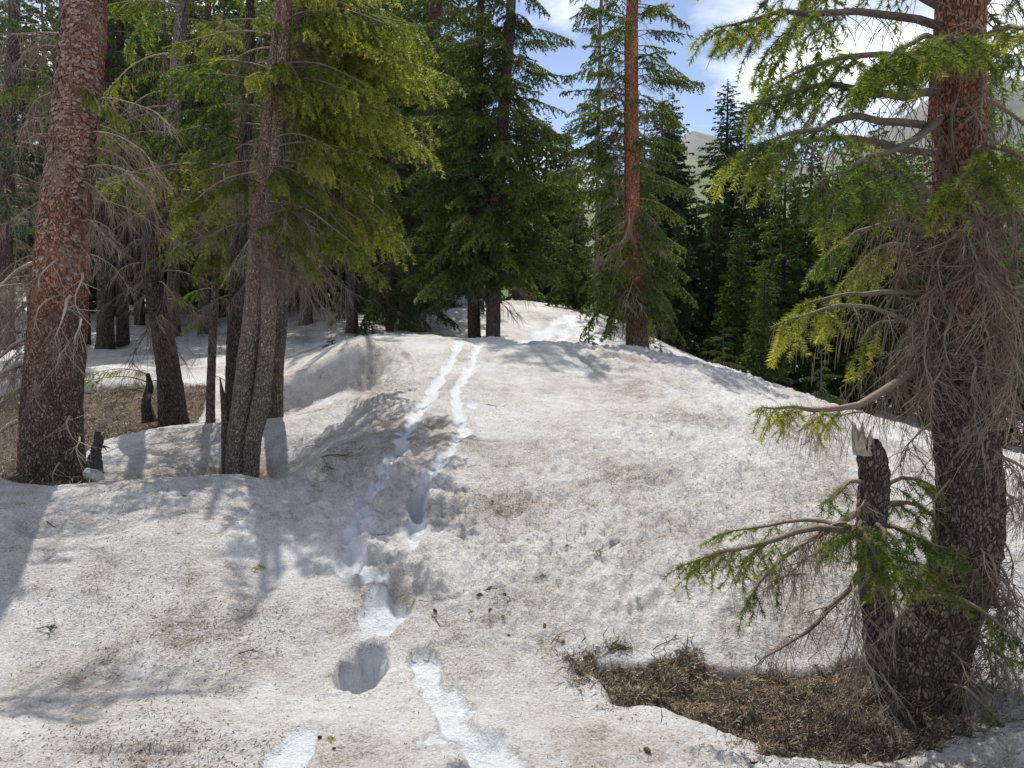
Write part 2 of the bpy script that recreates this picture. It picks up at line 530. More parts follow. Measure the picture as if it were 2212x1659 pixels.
for (u, v), rx, ry, dp, cl, di in [
    ((903, 1095), .075, .22, .15, .6, .0), ((905, 1040), .085, .12, .05, .9, 0), ((822, 1218), .085, .10, .10, .3, .1), ((880, 1275), .10, .20, .075, 0, .2),
    ((828, 1322), .14, .17, .05, 1, 0), ((781, 1440), .125, .185, .20, 1, 0), ((866, 975), .08, .12, .07, 1, 0), ((848, 995), .035, .06, .05, .8, 0),
    ((1040, 1668), .11, .07, .11, .8, 0), ((1000, 1590), .17, .10, .035, 1, 0), ((620, 1620), .085, .24, .025, 1, 0), ((760, 1215), .09, .16, .06, .9, 0),
    ((1020, 875), .07, .15, .03, .8, 0), ((290, 1612), .22, .04, .035, .3, 0), ((1085, 1082), .035, .08, .03, 0, 0), ((1180, 945), .10, .2, .04, 0, 0),
    ((1620, 1040), .07, .13, .04, 0, 0), ((1450, 1150), .06, .1, .03, 0, 0), ((430, 1310), .04, .05, .03, 0, 0), ((95, 1150), .12, .1, .03, 0, 0)]:
    h = hits([(u, v)])[0]; HOLES.append((h[0], h[1], rx, ry, dp, cl, di))
BOWL = hits([(700, 790)])[0]
BOWLC = P(690, 800, 11.0)

DIRTL = [(np.array([P(235, 1040, 6.75)[:2], P(320, 1046, 6.85)[:2], P(400, 1030, 7.1)[:2], P(480, 1000, 7.5)[:2]]), .07, -.05),
         (hits([(622, 779), (660, 764), (700, 752), (738, 738)]), .05, .02), (hits([(770, 762), (800, 770), (812, 776)]), .07, 0)]


def snow(x, y, micro=True):
    """returns z, clean, dirt of the snow surface"""
    x = np.asarray(x, float); y = np.asarray(y, float)
    z = base_h(x, y); z0 = z.copy()
    r = np.hypot(x, y)
    near = sstep(30, 12, r)
    clean = np.zeros(x.shape); dirt = np.zeros(x.shape)
    z += .16 * fbm(x * .45, y * .45, 3, 3) * sstep(1, 8, r)
    if micro:
        calm = np.ones(x.shape)
        for Pg, amp in PATCH:
            lo = Pg.min(0) - .5; hi = Pg.max(0) + .5
            m = (x > lo[0]) & (x < hi[0]) & (y > lo[1]) & (y < hi[1])
            if m.any(): q = calm[m]; calm[m] = np.minimum(q, 1 - .8 * sstep(.32, .05, poly_sdf(x[m], y[m], Pg)))
        near_ = near * calm
        cups = fbm(x * 5.0, y * 5.0, 11, 5, .62)
        rdg = np.abs(fbm(x * 9 + 3, y * 9, 13, 3, .6))
        rough = .22 + 1.05 * sstep(-.15, .4, fbm(x * .5 + 4, y * .5, 31, 2) + .14 * np.clip(x + .9, -2.5, 3) + .05)
        g1, g2, _ = worley(x * 8.5 + .9 * vnoise(x * 6, y * 6, 4), y * 7.5 + .9 * vnoise(x * 6 + 9, y * 6, 6), 17)
        h1, h2, _ = worley(x * 19 + .6 * vnoise(x * 15, y * 15, 4), y * 17, 27)
        z += (cups * .042 + rdg * .028 + g1 * .046 + h1 * .028 * near) * rough * (0.4 + .6 * near) * calm - .03
        f1, f2, _ = worley(x * 13 + .6 * vnoise(x * 9, y * 9, 2), y * 13, 7)
        z -= np.clip(.45 - f1, 0, 1) * .05 * rough * near_
        z += .05 * fbm(x * 1.6, y * 1.6, 21, 3) * near
    # ski tracks
    for T, w, dp in ((TRK_L, .060, .022), (TRK_R, .056, .020)):
        d, t = line_dist(x, y, T)
        ww = w * (1.0 + .25 * vnoise(t * 14, t * 3, 5)) * (1.25 - .35 * sstep(.3, 1, t))
        e = sstep(ww * 1.3, ww * .5, d + .08 * fbm(x * 9, y * 9, 8, 4))
        z -= dp * e * (.75 + .8 * vnoise(t * 40, x * 3, 9)); z += .02 * np.exp(-((d - ww * 1.4) / .05) ** 2)
        clean = np.maximum(clean, e)
        if micro: z += e * .02 * fbm(x * 12, y * 7, 55, 3)
    d, t = line_dist(x, y, STRIP)
    ww = .05 + .07 * np.minimum(1, t * 1.6); e = sstep(ww * 1.2, ww * .7, d + .10 * fbm(x * 8, y * 8, 8, 4))
    z -= .045 * e; clean = np.maximum(clean, e)
    if micro: z += e * .02 * fbm(x * 10, y * 10, 56, 3)
    for T in BTR:
        d, t = line_dist(x, y, T); e = sstep(.35, .1, d + .25 * fbm(x * 3, y * 3, 4, 3)); clean = np.maximum(clean, .8 * e); z -= .06 * e
    # the spoil between and around the tracks is dirtier
    mid_ = (TRK_L[3:8] + TRK_R[3:8]) / 2; d, t = line_dist(x, y, mid_)
    dirt = np.maximum(dirt, .22 * sstep(.22, .06, d + .12 * fbm(x * 6, y * 6, 14, 3)) * (1 - clean))
    for hx, hy, rx, ry, dp, cl, di in HOLES:
        dx = (x - hx) / rx; dy = (y - hy) / ry
        q = np.hypot(dx, dy) + .26 * fbm(x * 14, y * 14, 71, 4)
        e = sstep(1.25, .66, q)
        z -= dp * e; z += .012 * np.exp(-((q - 1.35) / .22) ** 2)
        clean = np.maximum(clean, cl * sstep(1.22, .9, q))
        if cl <= .3: clean = np.minimum(clean, 1 - e * (1 - cl))
        dirt = np.maximum(dirt * (1 - cl * e), di * e)
    # melted hollow beside the crest, steep on its far upper side
    bx, by = x - BOWLC[0], y - BOWLC[1]
    ca, sa = math.cos(.25), math.sin(.25); qx, qy = (bx * ca + by * sa) / 1.25, (-bx * sa + by * ca)
    qy = np.where(qy > 0, qy / .8, qy / 1.9); q = np.hypot(qx, qy) + .12 * fbm(x * 1.8, y * 1.8, 77, 3)
    z -= .50 * sstep(1.0, .55, q)
    rimd = np.exp(-((q - .98) / .03) ** 2) * (y > BOWLC[1] - .1)
    dirt = np.maximum(dirt, .9 * rimd * (fbm(x * 9, y * 9, 12, 3) > -.12))
    st = sstep(.35, .2, np.abs(q - .85)) * (x > BOWLC[0] + .3)
    if micro: z += st * .02 * np.sin((bx * 1.0 + .5 * by + .2 * fbm(x * 2, y * 2, 5, 2)) * 48)
    for Lp, wd, dz in DIRTL:
        lo = Lp.min(0) - .4; hi = Lp.max(0) + .4
        m = (x > lo[0]) & (x < hi[0]) & (y > lo[1]) & (y < hi[1])
        if m.any():
            d, t = line_dist(x[m], y[m], Lp); d = d + .05 * fbm(x[m] * 8, y[m] * 8, 19, 3)
            e = sstep(wd, wd * .4, d); dd = dirt[m]; dirt[m] = np.maximum(dd, .95 * e); zz_ = z[m]; z[m] = zz_ + dz * e
    for Pg, amp in PATCH:
        lo = Pg.min(0) - 1.5; hi = Pg.max(0) + 1.5
        m = (x > lo[0]) & (x < hi[0]) & (y > lo[1]) & (y < hi[1])
        if m.any():
            xm, ym = x[m], y[m]
            s = poly_sdf(xm, ym, Pg) + .07 * fbm(xm * 3.0, ym * 3.0, 41, 3, .5)
            zz = z[m]; zz -= .42 * sstep(.03, -.13, s) + .05 * sstep(.5, 0, s); z[m] = zz
            dd = dirt[m]; dd = np.maximum(dd, .55 * sstep(.06, -.02, s)); dirt[m] = dd
            cc_ = clean[m]; cc_ = np.maximum(cc_, .35 * sstep(.16, .03, s + .2 * fbm(xm * 5, ym * 5, 44, 3)) * sstep(-.02, .04, s)); clean[m] = cc_
    for wx, wy, wr, wd in WELLS:
        q = np.hypot(x - wx, y - wy); z -= wd * sstep(wr * 2.2, wr * .6, q)
        dirt = np.maximum(dirt, .85 * sstep(wr * 1.5, wr * .6, q + .15 * fbm(x * 4, y * 4, 9, 3)))
    return z, clean, dirt


WELLS = [(P(520, 900, 7.6)[0], 7.6, .30, .10), (P(1045, 700, 15.7)[0], 15.7, .45, .16), (P(1380, 700, 15.0)[0], 15.0, .40, .16), (P(226, 700, 16.5)[0], 16.5, .4, .15), (P(890, 700, 18.3)[0], 18.3, .5, .15), (P(440, 700, 19)[0], 19, .4, .15), (P(374, 700, 18.5)[0], 18.5, .4, .12)]


def SH(x, y):
    return float(snow(np.array([x]), np.array([y]), False)[0][0])


def floor_z(x, y):
    x = np.asarray(x, float); y = np.asarray(y, float)
    z = base_h(x, y) + .16 * fbm(x * .45, y * .45, 3, 3) * sstep(1, 8, np.hypot(x, y))
    low = np.full(x.shape, .75)
    for Pg, amp in PATCH:
        lo = Pg.min(0) - .7; hi = Pg.max(0) + .7
        m = (x > lo[0]) & (x < hi[0]) & (y > lo[1]) & (y < hi[1])
        if m.any():
            q = low[m]; low[m] = np.minimum(q, (.09 if Pg is RP else .15) + .6 * sstep(.10, .5, poly_sdf(x[m], y[m], Pg)))
    return z - low - .14 * fbm(x * 1.2, y * 1.2, 61, 4) * 0.5 - .09 * fbm(x * 6, y * 6, 62, 4)


def fan(r_list, a_list):
    r = np.array(r_list)[:, None]; a = np.array(a_list)[None, :]
    return (r * np.sin(a)).ravel(), (r * np.cos(a)).ravel(), len(r_list), len(a_list)


def build_ground():
    af = np.radians(43)
    a = np.concatenate([np.linspace(-math.pi, -af, 60)[:-1], np.linspace(-af, af, 600), np.linspace(af, math.pi, 60)[1:]])
    r = np.concatenate([[0.01, .5, 1.0, 1.5, 1.9], 2.2 * np.exp(np.arange(0, math.log(30 / 2.2), .0052))])
    r = np.concatenate([r, r[-1] * np.exp(np.linspace(.03, math.log(900 / 30), 70))])
    x, y, nr, nc = fan(r, a)
    z, cl, di = snow(x, y)
    fade = sstep(70, 900, np.hypot(x, y)); z = z - fade * 25
    me = mk_mesh('snow_ground', np.stack([x, y, z], 1), Q=grid_quads(nr, nc)[:, ::-1], mats=[M['snow']], attrs={'clean': cl, 'dirt': di})
    link('snow_ground', me, kind='structure')
    # forest floor under the snow, bare where the snow has gone
    a = np.concatenate([np.linspace(-math.pi, -.8, 24)[:-1], np.linspace(-.8, .8, 260), np.linspace(.8, math.pi, 24)[1:]])
    r = np.concatenate([[0.01, .8, 1.6, 2.2], 2.4 * np.exp(np.arange(0, math.log(28 / 2.4), .011))])
    x, y, nr, nc = fan(r, a)
    me = mk_mesh('forest_floor', np.stack([x, y, floor_z(x, y)], 1), Q=grid_quads(nr, nc)[:, ::-1], mats=[M['floor']])
    link('forest_floor', me, kind='structure')


def build_mountain():
    rng = np.random.default_rng(4)
    m, nd, lk, bs, out = new_mat('scree_and_tundra')
    pos = nd.new('ShaderNodeNewGeometry').outputs['Position']
    sx = nd.new('ShaderNodeSeparateXYZ'); lk.new(pos, sx.inputs[0])
    n = noise(nd, lk, pos, .006, 8, .65); n2_ = noise(nd, lk, pos, .05, 6, .7)
    hf = mathn(nd, lk, 'ADD', mathn(nd, lk, 'MULTIPLY', sx.outputs[2], 1 / 700.0), mathn(nd, lk, 'MULTIPLY', mathn(nd, lk, 'SUBTRACT', n.outputs[0], .5), .9))
    r = ramp(nd, [(.30, (.10, .14, .06)), (.42, (.16, .19, .10)), (.50, (.13, .13, .125)), (.8, (.17, .168, .165))]); lk.new(hf, r.inputs[0])
    c = mixc(nd, lk, .6, r.outputs[0], mixc(nd, lk, n2_.outputs[0], (.2, .2, .2), (1.7, 1.7, 1.7)), 'MULTIPLY')
    sn = noise(nd, lk, pos, .012, 7, .7)
    sf = mathn(nd, lk, 'MULTIPLY', ramp_out(nd, lk, sn.outputs[0], .60, .64), ramp_out(nd, lk, hf, .72, .9))
    c = mixc(nd, lk, sf, c, (.8, .82, .85))
    lk.new(c, bs.inputs['Base Color']); bs.inputs['Roughness'].default_value = .95
    # ring of ridges: the photo's grey peak right of centre, snow streaked peaks far right
    na, nr = 420, 90
    a = np.linspace(-1.3, 1.3, na)[None, :]; r = np.linspace(700, 2900, nr)[:, None]
    x = r * np.sin(a); y = r * np.cos(a)
    prof = np.interp(a, [-1.3, -.6, -.1, .1, .17, .227, .26, .30, .36, .47, .52, .60, 1.3],
                     [260, 260, 260, 330, 400, 462, 440, 370, 380, 480, 540, 500, 350])
    t = sstep(700, 2100, r) * (1 - .5 * sstep(2200, 2900, r))
    z = -60 + (prof + 60) * t * 1.06 + 26 * fbm(x / 240, y / 240, 91, 6, .55) * sstep(700, 1200, r)
    me = mk_mesh('mountain', np.stack([x.ravel(), y.ravel(), z.ravel()], 1), Q=grid_quads(nr, na)[:, ::-1], mats=[m])
    link('mountain', me, kind='structure')


# ------------------------------------------------------------------ tree pieces
def unit(v): return v / (np.linalg.norm(v, axis=-1, keepdims=True) + 1e-9)


class Geo:
    def __init__(s):
        s.V = []; s.T = []; s.Q = []; s.tm = []; s.qm = []; s.at = []; s.n = 0

    def add(s, V, T=None, Q=None, mat=0, tint=None):
        V = V.reshape(-1, 3)
        s.V.append(V); s.at.append(np.zeros(len(V)) if tint is None else tint)
        if T is not None: s.T.append(T.reshape(-1, 3) + s.n); s.tm.append(np.full(len(s.T[-1]), mat))
        if Q is not None: s.Q.append(Q.reshape(-1, 4) + s.n); s.qm.append(np.full(len(s.Q[-1]), mat))
        s.n += len(V)

    def tubes(s, Pn, R, sides=3, mat=0, tint=0.3):
        """Pn (N,n,3) R (N,n)"""
        Pn = np.asarray(Pn, float); R = np.asarray(R, float)
        N, n, _ = Pn.shape
        t = np.gradient(Pn, axis=1); t = unit(t)
        ref = np.where(np.abs(t[..., 2:3]) > .9, np.array([1., 0, 0]), np.array([0, 0, 1.]))
        a = unit(np.cross(t, ref)); b = np.cross(t, a)
        ang = np.arange(sides) * 2 * math.pi / sides
        V = Pn[:, :, None] + R[:, :, None, None] * (a[:, :, None] * np.cos(ang)[None, None, :, None] + b[:, :, None] * np.sin(ang)[None, None, :, None])
        base = np.arange(N)[:, None, None] * n * sides + np.arange(n - 1)[None, :, None] * sides
        k = np.arange(sides)[None, None, :]; k2 = (k + 1) % sides
        Q = np.stack([base + k, base + k2, base + sides + k2, base + sides + k], -1)
        s.add(V.reshape(-1, 3), Q=Q.reshape(-1, 4), mat=mat, tint=np.full(N * n * sides, tint))

    def needles(s, A, D, per_m, ln, w, rng, tints, mat=1, spread=.95):
        """A (M,3) segment start, D (M,3) segment vector: bottle brush of single-triangle needles"""
        L = np.linalg.norm(D, axis=1); cnt = np.maximum(1, rng.poisson(L * per_m))
        idx = np.repeat(np.arange(len(A)), cnt); m = len(idx)
        if m == 0: return
        u = unit(D)[idx]; t = rng.random(m)
        p = A[idx] + D[idx] * t[:, None]
        rv = rng.normal(size=(m, 3)); rad = unit(rv - (rv * u).sum(1, keepdims=True) * u)
        d = unit(u * (.45 + .5 * rng.random((m, 1))) + rad * spread + np.array([0, 0, .12]))
        side = unit(np.cross(d, rng.normal(size=(m, 3)))) * w * .5 * (.7 + .6 * rng.random((m, 1)))
        l = ln * (.7 + .5 * rng.random((m, 1)))
        V = np.stack([p - side, p + side, p + d * l], 1)
        tt = np.repeat(np.clip(tints[idx] + rng.normal(0, .08, m), 0, 1), 3)
        s.add(V.reshape(-1, 3), T=np.arange(m * 3).reshape(-1, 3), mat=mat, tint=tt)

    def merge(s, o, Mx):
        Mx = np.array(Mx); V = np.concatenate(o.V) @ Mx[:3, :3].T + Mx[:3, 3]
        at = np.concatenate(o.at)
        s.V.append(V); s.at.append(at)
        if o.T: s.T.append(np.concatenate(o.T) + s.n); s.tm.append(np.concatenate(o.tm))
        if o.Q: s.Q.append(np.concatenate(o.Q) + s.n); s.qm.append(np.concatenate(o.qm))
        s.n += len(V)

    def mesh(s, name, mats, smooth=True):
        return mk_mesh(name, np.concatenate(s.V), np.concatenate(s.T) if s.T else None, np.concatenate(s.Q) if s.Q else None,
                       mats, np.concatenate(s.tm) if s.T else None, np.concatenate(s.qm) if s.Q else None, smooth, {'tint': np.concatenate(s.at)})


def curves(A, D, L, g, rng, n=4, wob=.06):
    """drooping twigs: (N,3) starts, unit dirs, lengths, gravity"""
    t = np.linspace(0, 1, n)[None, :, None]
    L = L[:, None, None]
    g = np.broadcast_to(np.asarray(g, float), (len(A),))[:, None, None]
    Pn = A[:, None] + D[:, None] * t * L + np.array([0, 0, -1.]) * g * t * t * L
    Pn += rng.normal(0, wob, Pn.shape) * L * t
    return A[:, None] + (Pn - A[:, None]) / (1 + .55 * g)


LOD = {'hero': dict(per=800, ln=.027, w=.0034, sp2=.042, sp3=.040, cap=.28), 'near': dict(per=270, ln=.034, w=.0088, sp2=.060, sp3=.052, cap=.42),
       'mid': dict(per=120, ln=.05, w=.026, sp2=.085, sp3=.08, cap=.6), 'far': dict(per=75, ln=.11, w=.065, sp2=.13, sp3=.15, cap=.8)}


def gen_bough(seed, L=1.4, lod='near', live=.35, up=.10, droop=.45, hang=.5, dens=1.0, thick=.012, deadfrac=.08, width=.42, axis=None, tipb=.25, dead_hang=1.1):
    """live spruce bough along +X; bare inside, needled outside, hanging dead twigs below"""
    rng = np.random.default_rng(seed); c = LOD[lod]; G = Geo()
    n = 10; t = np.linspace(0, 1, n)
    if axis is None:
        ph = rng.random() * 6
        ax = np.stack([L * t, L * .05 * np.sin(t * 4 + ph) * t, L * (up * t - droop * t * t + .35 * droop * np.clip(t - .75, 0, 1) ** 1 * 1.2)], 1)
    else:
        axis = np.asarray(axis, float); q = np.linspace(0, len(axis) - 1, n)
        ax = np.stack([np.interp(q, np.arange(len(axis)), axis[:, k]) for k in range(3)], 1)
        for _ in range(1): ax[1:-1] = (ax[:-2] + 2 * ax[1:-1] + ax[2:]) / 4
        ax[1:-1] += rng.normal(0, L * .006, ax[1:-1].shape)
    rad = thick * (1 - t) ** .8 + .0022 * (1 if lod in ('hero', 'near') else 2)
    G.tubes(ax[None], rad[None], 5 if lod == 'hero' else (4 if lod == 'near' else 3))
    m2 = max(4, int(L / c['sp2'] * dens)); s2 = np.sort(.08 + .9 * rng.random(m2)) if lod == 'far' else np.linspace(.08, .98, m2) + rng.normal(0, .012, m2)
    s2 = np.clip(s2, .05, .995)
    side = np.where(np.arange(m2) % 2 == 0, 1, -1)
    p2 = np.stack([np.interp(s2, t, ax[:, k]) for k in range(3)], 1)
    tg = np.gradient(ax, axis=0); tg = unit(np.stack([np.interp(s2, t, tg[:, k]) for k in range(3)], 1))
    lat = unit(np.cross(np.array([0, 0, 1.]), tg)) * side[:, None]
    ang = np.radians(62 - 28 * s2 + rng.normal(0, 9, m2))
    islive = (s2 > live + rng.normal(0, .06, m2)) & (rng.random(m2) > deadfrac)
    hg = hang * (.5 + rng.random(m2)) * np.where(islive, 1, dead_hang * 1.6)
    d2 = unit(tg * np.cos(ang)[:, None] + lat * np.sin(ang)[:, None] + np.array([0, 0, -1.]) * (hg * .45)[:, None])
    L2 = L * width * (1.05 - s2) ** .75 * (.55 + .6 * rng.random(m2)) + .05
    L2 = np.minimum(L2, c['cap'] * rng.uniform(.6, 1.1, m2)) * np.where(islive, 1, .8)
    C2 = curves(p2, d2, L2, hg, rng, 5, .025)
    t5 = np.linspace(0, 1, 5)
    kk = 1 if lod in ('hero', 'near') else (1.6 if lod == 'mid' else 3)
    r2 = (.0042 * kk) * (1 - .72 * t5)[None] * np.clip(L2 / .35, .45, 1.3)[:, None]
    G.tubes(C2, r2, 3)
    # third order
    A3 = []; D3 = []; L3 = []; lv = []; tn = []
    for i in range(m2):
        k = max(1, int(L2[i] / c['sp3'])); s3 = np.clip(np.linspace(.16, .97, k) + rng.normal(0, .03, k), .05, 1)
        if not islive[i]: s3 = s3[rng.random(len(s3)) < .8]
        for j, s in enumerate(s3):
            pt = np.array([np.interp(s, t5, C2[i, :, q]) for q in range(3)])
            f = min(3, int(s * 4)); tt = unit(C2[i, f + 1] - C2[i, f])
            la = unit(np.cross(tt, np.array([0, 0, 1.]))) * (1 if (j + i) % 2 else -1)
            an = math.radians(52 - 18 * s) ; dd = tt * math.cos(an) + la * math.sin(an) + np.array([0, 0, -1.]) * hg[i] * (.35 + .5 * rng.random())
            A3.append(pt); D3.append(unit(dd)); L3.append(min(.16, .05 + L2[i] * .35 * (1.1 - s)) * (.7 + .6 * rng.random()) * (1 if islive[i] else 1.4)); lv.append(islive[i] and rng.random() > .05 and (s > .15 or s2[i] > .6))
            tn.append(.30 + tipb * (s * .5 + s2[i] * .5) + rng.normal(0, .12))
    segA = []; segD = []; segT = []
    if A3:
        A3 = np.array(A3); D3 = np.array(D3); L3 = np.array(L3); lv = np.array(lv); tn = np.array(tn)
        gv = np.where(lv, hang * .5, hang * 1.5)
        C3 = curves(A3, D3, L3, gv, rng, 3, .03)
        keep = np.ones(len(A3), bool) if lod != 'far' else ~lv
        if lod == 'far': keep &= rng.random(len(A3)) < .25
        if keep.any(): G.tubes(C3[keep], (np.array([1, .8, .4]) * .0019 * kk)[None] * np.ones((keep.sum(), 1)), 3)
        for q in (0, 1):
            segA.append(C3[lv, q]); segD.append(C3[lv, q + 1] - C3[lv, q]); segT.append(tn[lv] + q * .12)
    for q in range(1 if lod != 'far' else 0, 4):
        segA.append(C2[islive, q]); segD.append(C2[islive, q + 1] - C2[islive, q]); segT.append(.30 + tipb * (q / 4) + rng.normal(0, .08, islive.sum()))
    for q in range(int(max(live + .1, .5) * (n - 1)), n - 1):
        segA.append(ax[q][None]); segD.append((ax[q + 1] - ax[q])[None]); segT.append(np.array([.5]))
    if segA and live < 1:
        G.needles(np.concatenate(segA), np.concatenate(segD), c['per'], c['ln'], c['w'], rng, np.clip(np.concatenate(segT), 0, 1))
    return G


def gen_dead(seed, L=.6, n2=14, hang=1.2, lod='near', thick=.008, len2=.34, forks=3, curl=.12, rk=1.0):
    """bare dead branch with a curtain of curved hanging twigs"""
    rng = np.random.default_rng(seed); G = Geo(); n = 8; t = np.linspace(0, 1, n)
    kk = rk if lod in ('hero', 'near') else 1.8
    ax = np.stack([L * t, L * .12 * np.sin(t * 5 + rng.random() * 6) * t, L * (.1 * t - .75 * t * t * rng.uniform(.5, 1.2))], 1) + rng.normal(0, L * .012, (n, 3)) * t[:, None]
    G.tubes(ax[None], (thick * (1 - t) ** .8 + .0018 * kk)[None], 4)
    s2 = .12 + .88 * rng.random(n2); p2 = np.stack([np.interp(s2, t, ax[:, k]) for k in range(3)], 1)
    az = rng.uniform(-1.4, 1.4, n2); d2 = unit(np.stack([np.cos(az), np.sin(az), -rng.uniform(.1, 1.0, n2)], 1))
    L2 = len2 * (.5 + rng.random(n2)); C2 = curves(p2, d2, L2, hang * rng.uniform(.3, 1.6, n2), rng, 6, .045)
    curlv = np.clip(rng.normal(0, curl * 1.5, (n2, 1, 3)), -1.6 * curl, 1.6 * curl) * (np.linspace(0, 1, 6)[None, :, None] ** 2) * L2[:, None, None] * 2.2; curlv[..., 2] *= .5
    cm = np.linalg.norm(curlv[:, -1], axis=1) / L2; C2 = p2[:, None] + (C2 + curlv - p2[:, None]) / (1 + .75 * cm)[:, None, None]
    G.tubes(C2, (.0036 * kk) * (1 - .65 * np.linspace(0, 1, 6))[None] * np.ones((n2, 1)), 3)
    A = []; D = []; LL = []
    for i in range(n2):
        for _ in range(forks):
            q = rng.integers(1, 5); tt = unit(C2[i, q + 1] - C2[i, q]); A.append(C2[i, q]); D.append(unit(tt + np.clip(rng.normal(0, .45, 3), -.7, .7) + np.array([0, 0, -.25]))); LL.append(L2[i] * rng.uniform(.3, .65))
    A = np.array(A); D = np.array(D); LL = np.array(LL); C3 = curves(A, D, LL, hang * .45, rng, 4, .04)
    G.tubes(C3, (.0019 * kk) * (1 - .6 * np.linspace(0, 1, 4))[None] * np.ones((len(A), 1)), 3)
    return G


def spline(pts, rad, m):
    pts = np.asarray(pts, float); rad = np.asarray(rad, float)
    d = np.concatenate([[0], np.cumsum(np.linalg.norm(np.diff(pts, axis=0), axis=1))]); s = np.linspace(0, d[-1], m)
    i = np.clip(np.searchsorted(d, s, side='right') - 1, 0, len(d) - 2); f = ((s - d[i]) / (d[i + 1] - d[i]))[:, None]
    pe = np.concatenate([[2 * pts[0] - pts[1]], pts, [2 * pts[-1] - pts[-2]]])
    p0, p1, p2, p3 = pe[i], pe[i + 1], pe[i + 2], pe[i + 3]
    C = .5 * ((2 * p1) + (-p0 + p2) * f + (2 * p0 - 5 * p1 + 4 * p2 - p3) * f ** 2 + (-p0 + 3 * p1 - 3 * p2 + p3) * f ** 3)
    return C, np.interp(s, d, rad), s


def trunk_geo(pts, rad, sides=14, rings=40, seed=0, bark=.0, cell=.04, up0=3.0, up1=4.0, flare=.35, cap=False):
    """pts are relative to the tree's base"""
    C, R, s = spline(pts, rad, rings)
    t = unit(np.gradient(C, axis=0)); a = unit(np.cross(t, np.array([0, 1., 0.]))); b = np.cross(t, a)
    th = np.arange(sides) * 2 * math.pi / sides
    z = s[:, None] * np.ones((1, sides)); T = th[None] * np.ones((rings, 1))
    rr = R[:, None] * (1 + .06 * vnoise(np.cos(T) * 2 + 5, z * 1.5 + np.sin(T) * 2, seed) * 2)
    rr *= 1 + flare * np.exp(-z / .16) * (1 + .5 * np.sin(T * 5 + seed) * 1)
    if bark > 0:
        arc = T * R[:, None].mean()
        per = 2 * math.pi * R.mean() / cell; per = max(4, round(per))
        ux = T / (2 * math.pi) * per; uy = z / (cell * 1.5)
        ux = ux + .35 * vnoise(ux * .8, uy * .8, seed + 3); uy = uy + .35 * vnoise(ux * .9, uy * .7, seed + 4)
        # seam cells near theta=0 face the far side
        f1, f2, cid = worley(ux, uy, seed)
        rr += bark * (sstep(0, .22, f2 - f1) * (.55 + .9 * cid) - .6) + bark * .5 * fbm(ux * 3, uy * 3, seed + 8, 2)
    T2 = T - math.pi / 2   # seam away from the camera
    V = C[:, None] + rr[..., None] * (a[:, None] * np.cos(T2)[..., None] + b[:, None] * np.sin(T2)[..., None])
    g = Geo(); upv = sstep(up0, up1, (C[:, 2])[:, None] * np.ones((1, sides)))
    return V.reshape(-1, 3), grid_quads(rings, sides, True), upv.ravel(), (C, R, s)


def part_trunk(parent, pts, rad, mat, name='trunk', **kw):
    V, Q, up, C = trunk_geo(pts, rad, **kw)
    me = mk_mesh(name, V, Q=Q, mats=[mat], attrs={'up': up, 'tint': up * 0})
    return link(name, me, parent), C


def Mx(loc, az=0, pitch=0, roll=0, s=1.0):
    return Matrix.Translation(Vector([float(c) for c in loc])) @ Matrix.Rotation(az, 4, 'Z') @ Matrix.Rotation(-pitch, 4, 'Y') @ Matrix.Rotation(roll, 4, 'X') @ Matrix.Scale(s, 4)


def root(name, loc, label, cat='tree', group=None):
    e = bpy.data.objects.new(name, None); COL.objects.link(e); e.empty_display_size = .2
    e.location = [float(c) for c in loc]; e['label'] = label; e['category'] = cat
    if group: e['group'] = group
    return e


def trunk_px(pts, Y, top=None, sink=.35):
    """[(u, v, width)] bottom to top at distance Y -> world points, radii"""
    W_ = []; R = []
    for q in pts:
        u, v, w = q[:3]; y = Y + (q[3] if len(q) > 3 else 0)
        W_.append(P(u, v, y)); R.append(w * K / F * y / 2 * 1.0)
    W_[0] = W_[0] + np.array([0, 0, -sink])
    if top: W_.append(np.array(top[:3])); R.append(top[3])
    return np.array(W_), np.array(R)

# ------------------------------------------------------------------ bough templates (mesh data shared by the copies)
TPL = {}


def tpl(kind, n, mats, f, name='bough'):
    TPL[kind] = [f(i).mesh(name, mats) for i in range(n)]


tpl('near', 5, [M['limb'], M['nd_bright']], lambda i: gen_bough(100 + i, 1.2, 'near', .28, .12, .42 + .06 * i, .55, 1.1))
tpl('near_hang', 4, [M['limb'], M['nd_bright']], lambda i: gen_bough(120 + i, 1.2, 'near', .22, .10, .55, 1.25, 1.35, tipb=.45))
tpl('near_dark', 4, [M['limb'], M['nd_near']], lambda i: gen_bough(140 + i, 1.2, 'near', .3, .08, .40, .6, 1.1))
tpl('near_half', 4, [M['twig'], M['nd_bright']], lambda i: gen_bough(160 + i, 1.2, 'near', .62, .08, .6, .8, 1.0, deadfrac=.2))
tpl('dead', 6, [M['twig']], lambda i: gen_dead(200 + i, .55, 15, 1.2 + .1 * i), 'dead_branch')
tpl('dead_long', 4, [M['twig']], lambda i: gen_dead(220 + i, .75, 22, 1.3, len2=.40, forks=4, curl=.22), 'dead_branch')
tpl('dead_dark', 4, [M['twig_dark']], lambda i: gen_dead(240 + i, .6, 14, 1.0), 'dead_branch')
tpl('mid', 5, [M['limb'], M['nd_mid']], lambda i: gen_bough(300 + i, 1.6, 'mid', .12, .12, .38 + .05 * i, .5, 1.25, width=.40))
tpl('mid_g', 6, [M['limb'], M['nd_near']], lambda i: gen_bough(310 + i, 1.6, 'mid', .15, .14, .36 + .05 * i, .45, 1.2, width=.42, tipb=.22))
tpl('mid_light', 4, [M['twig'], M['nd_near']], lambda i: gen_bough(320 + i, 1.5, 'mid', .2, .12, .45, .7, 1.2, tipb=.4))
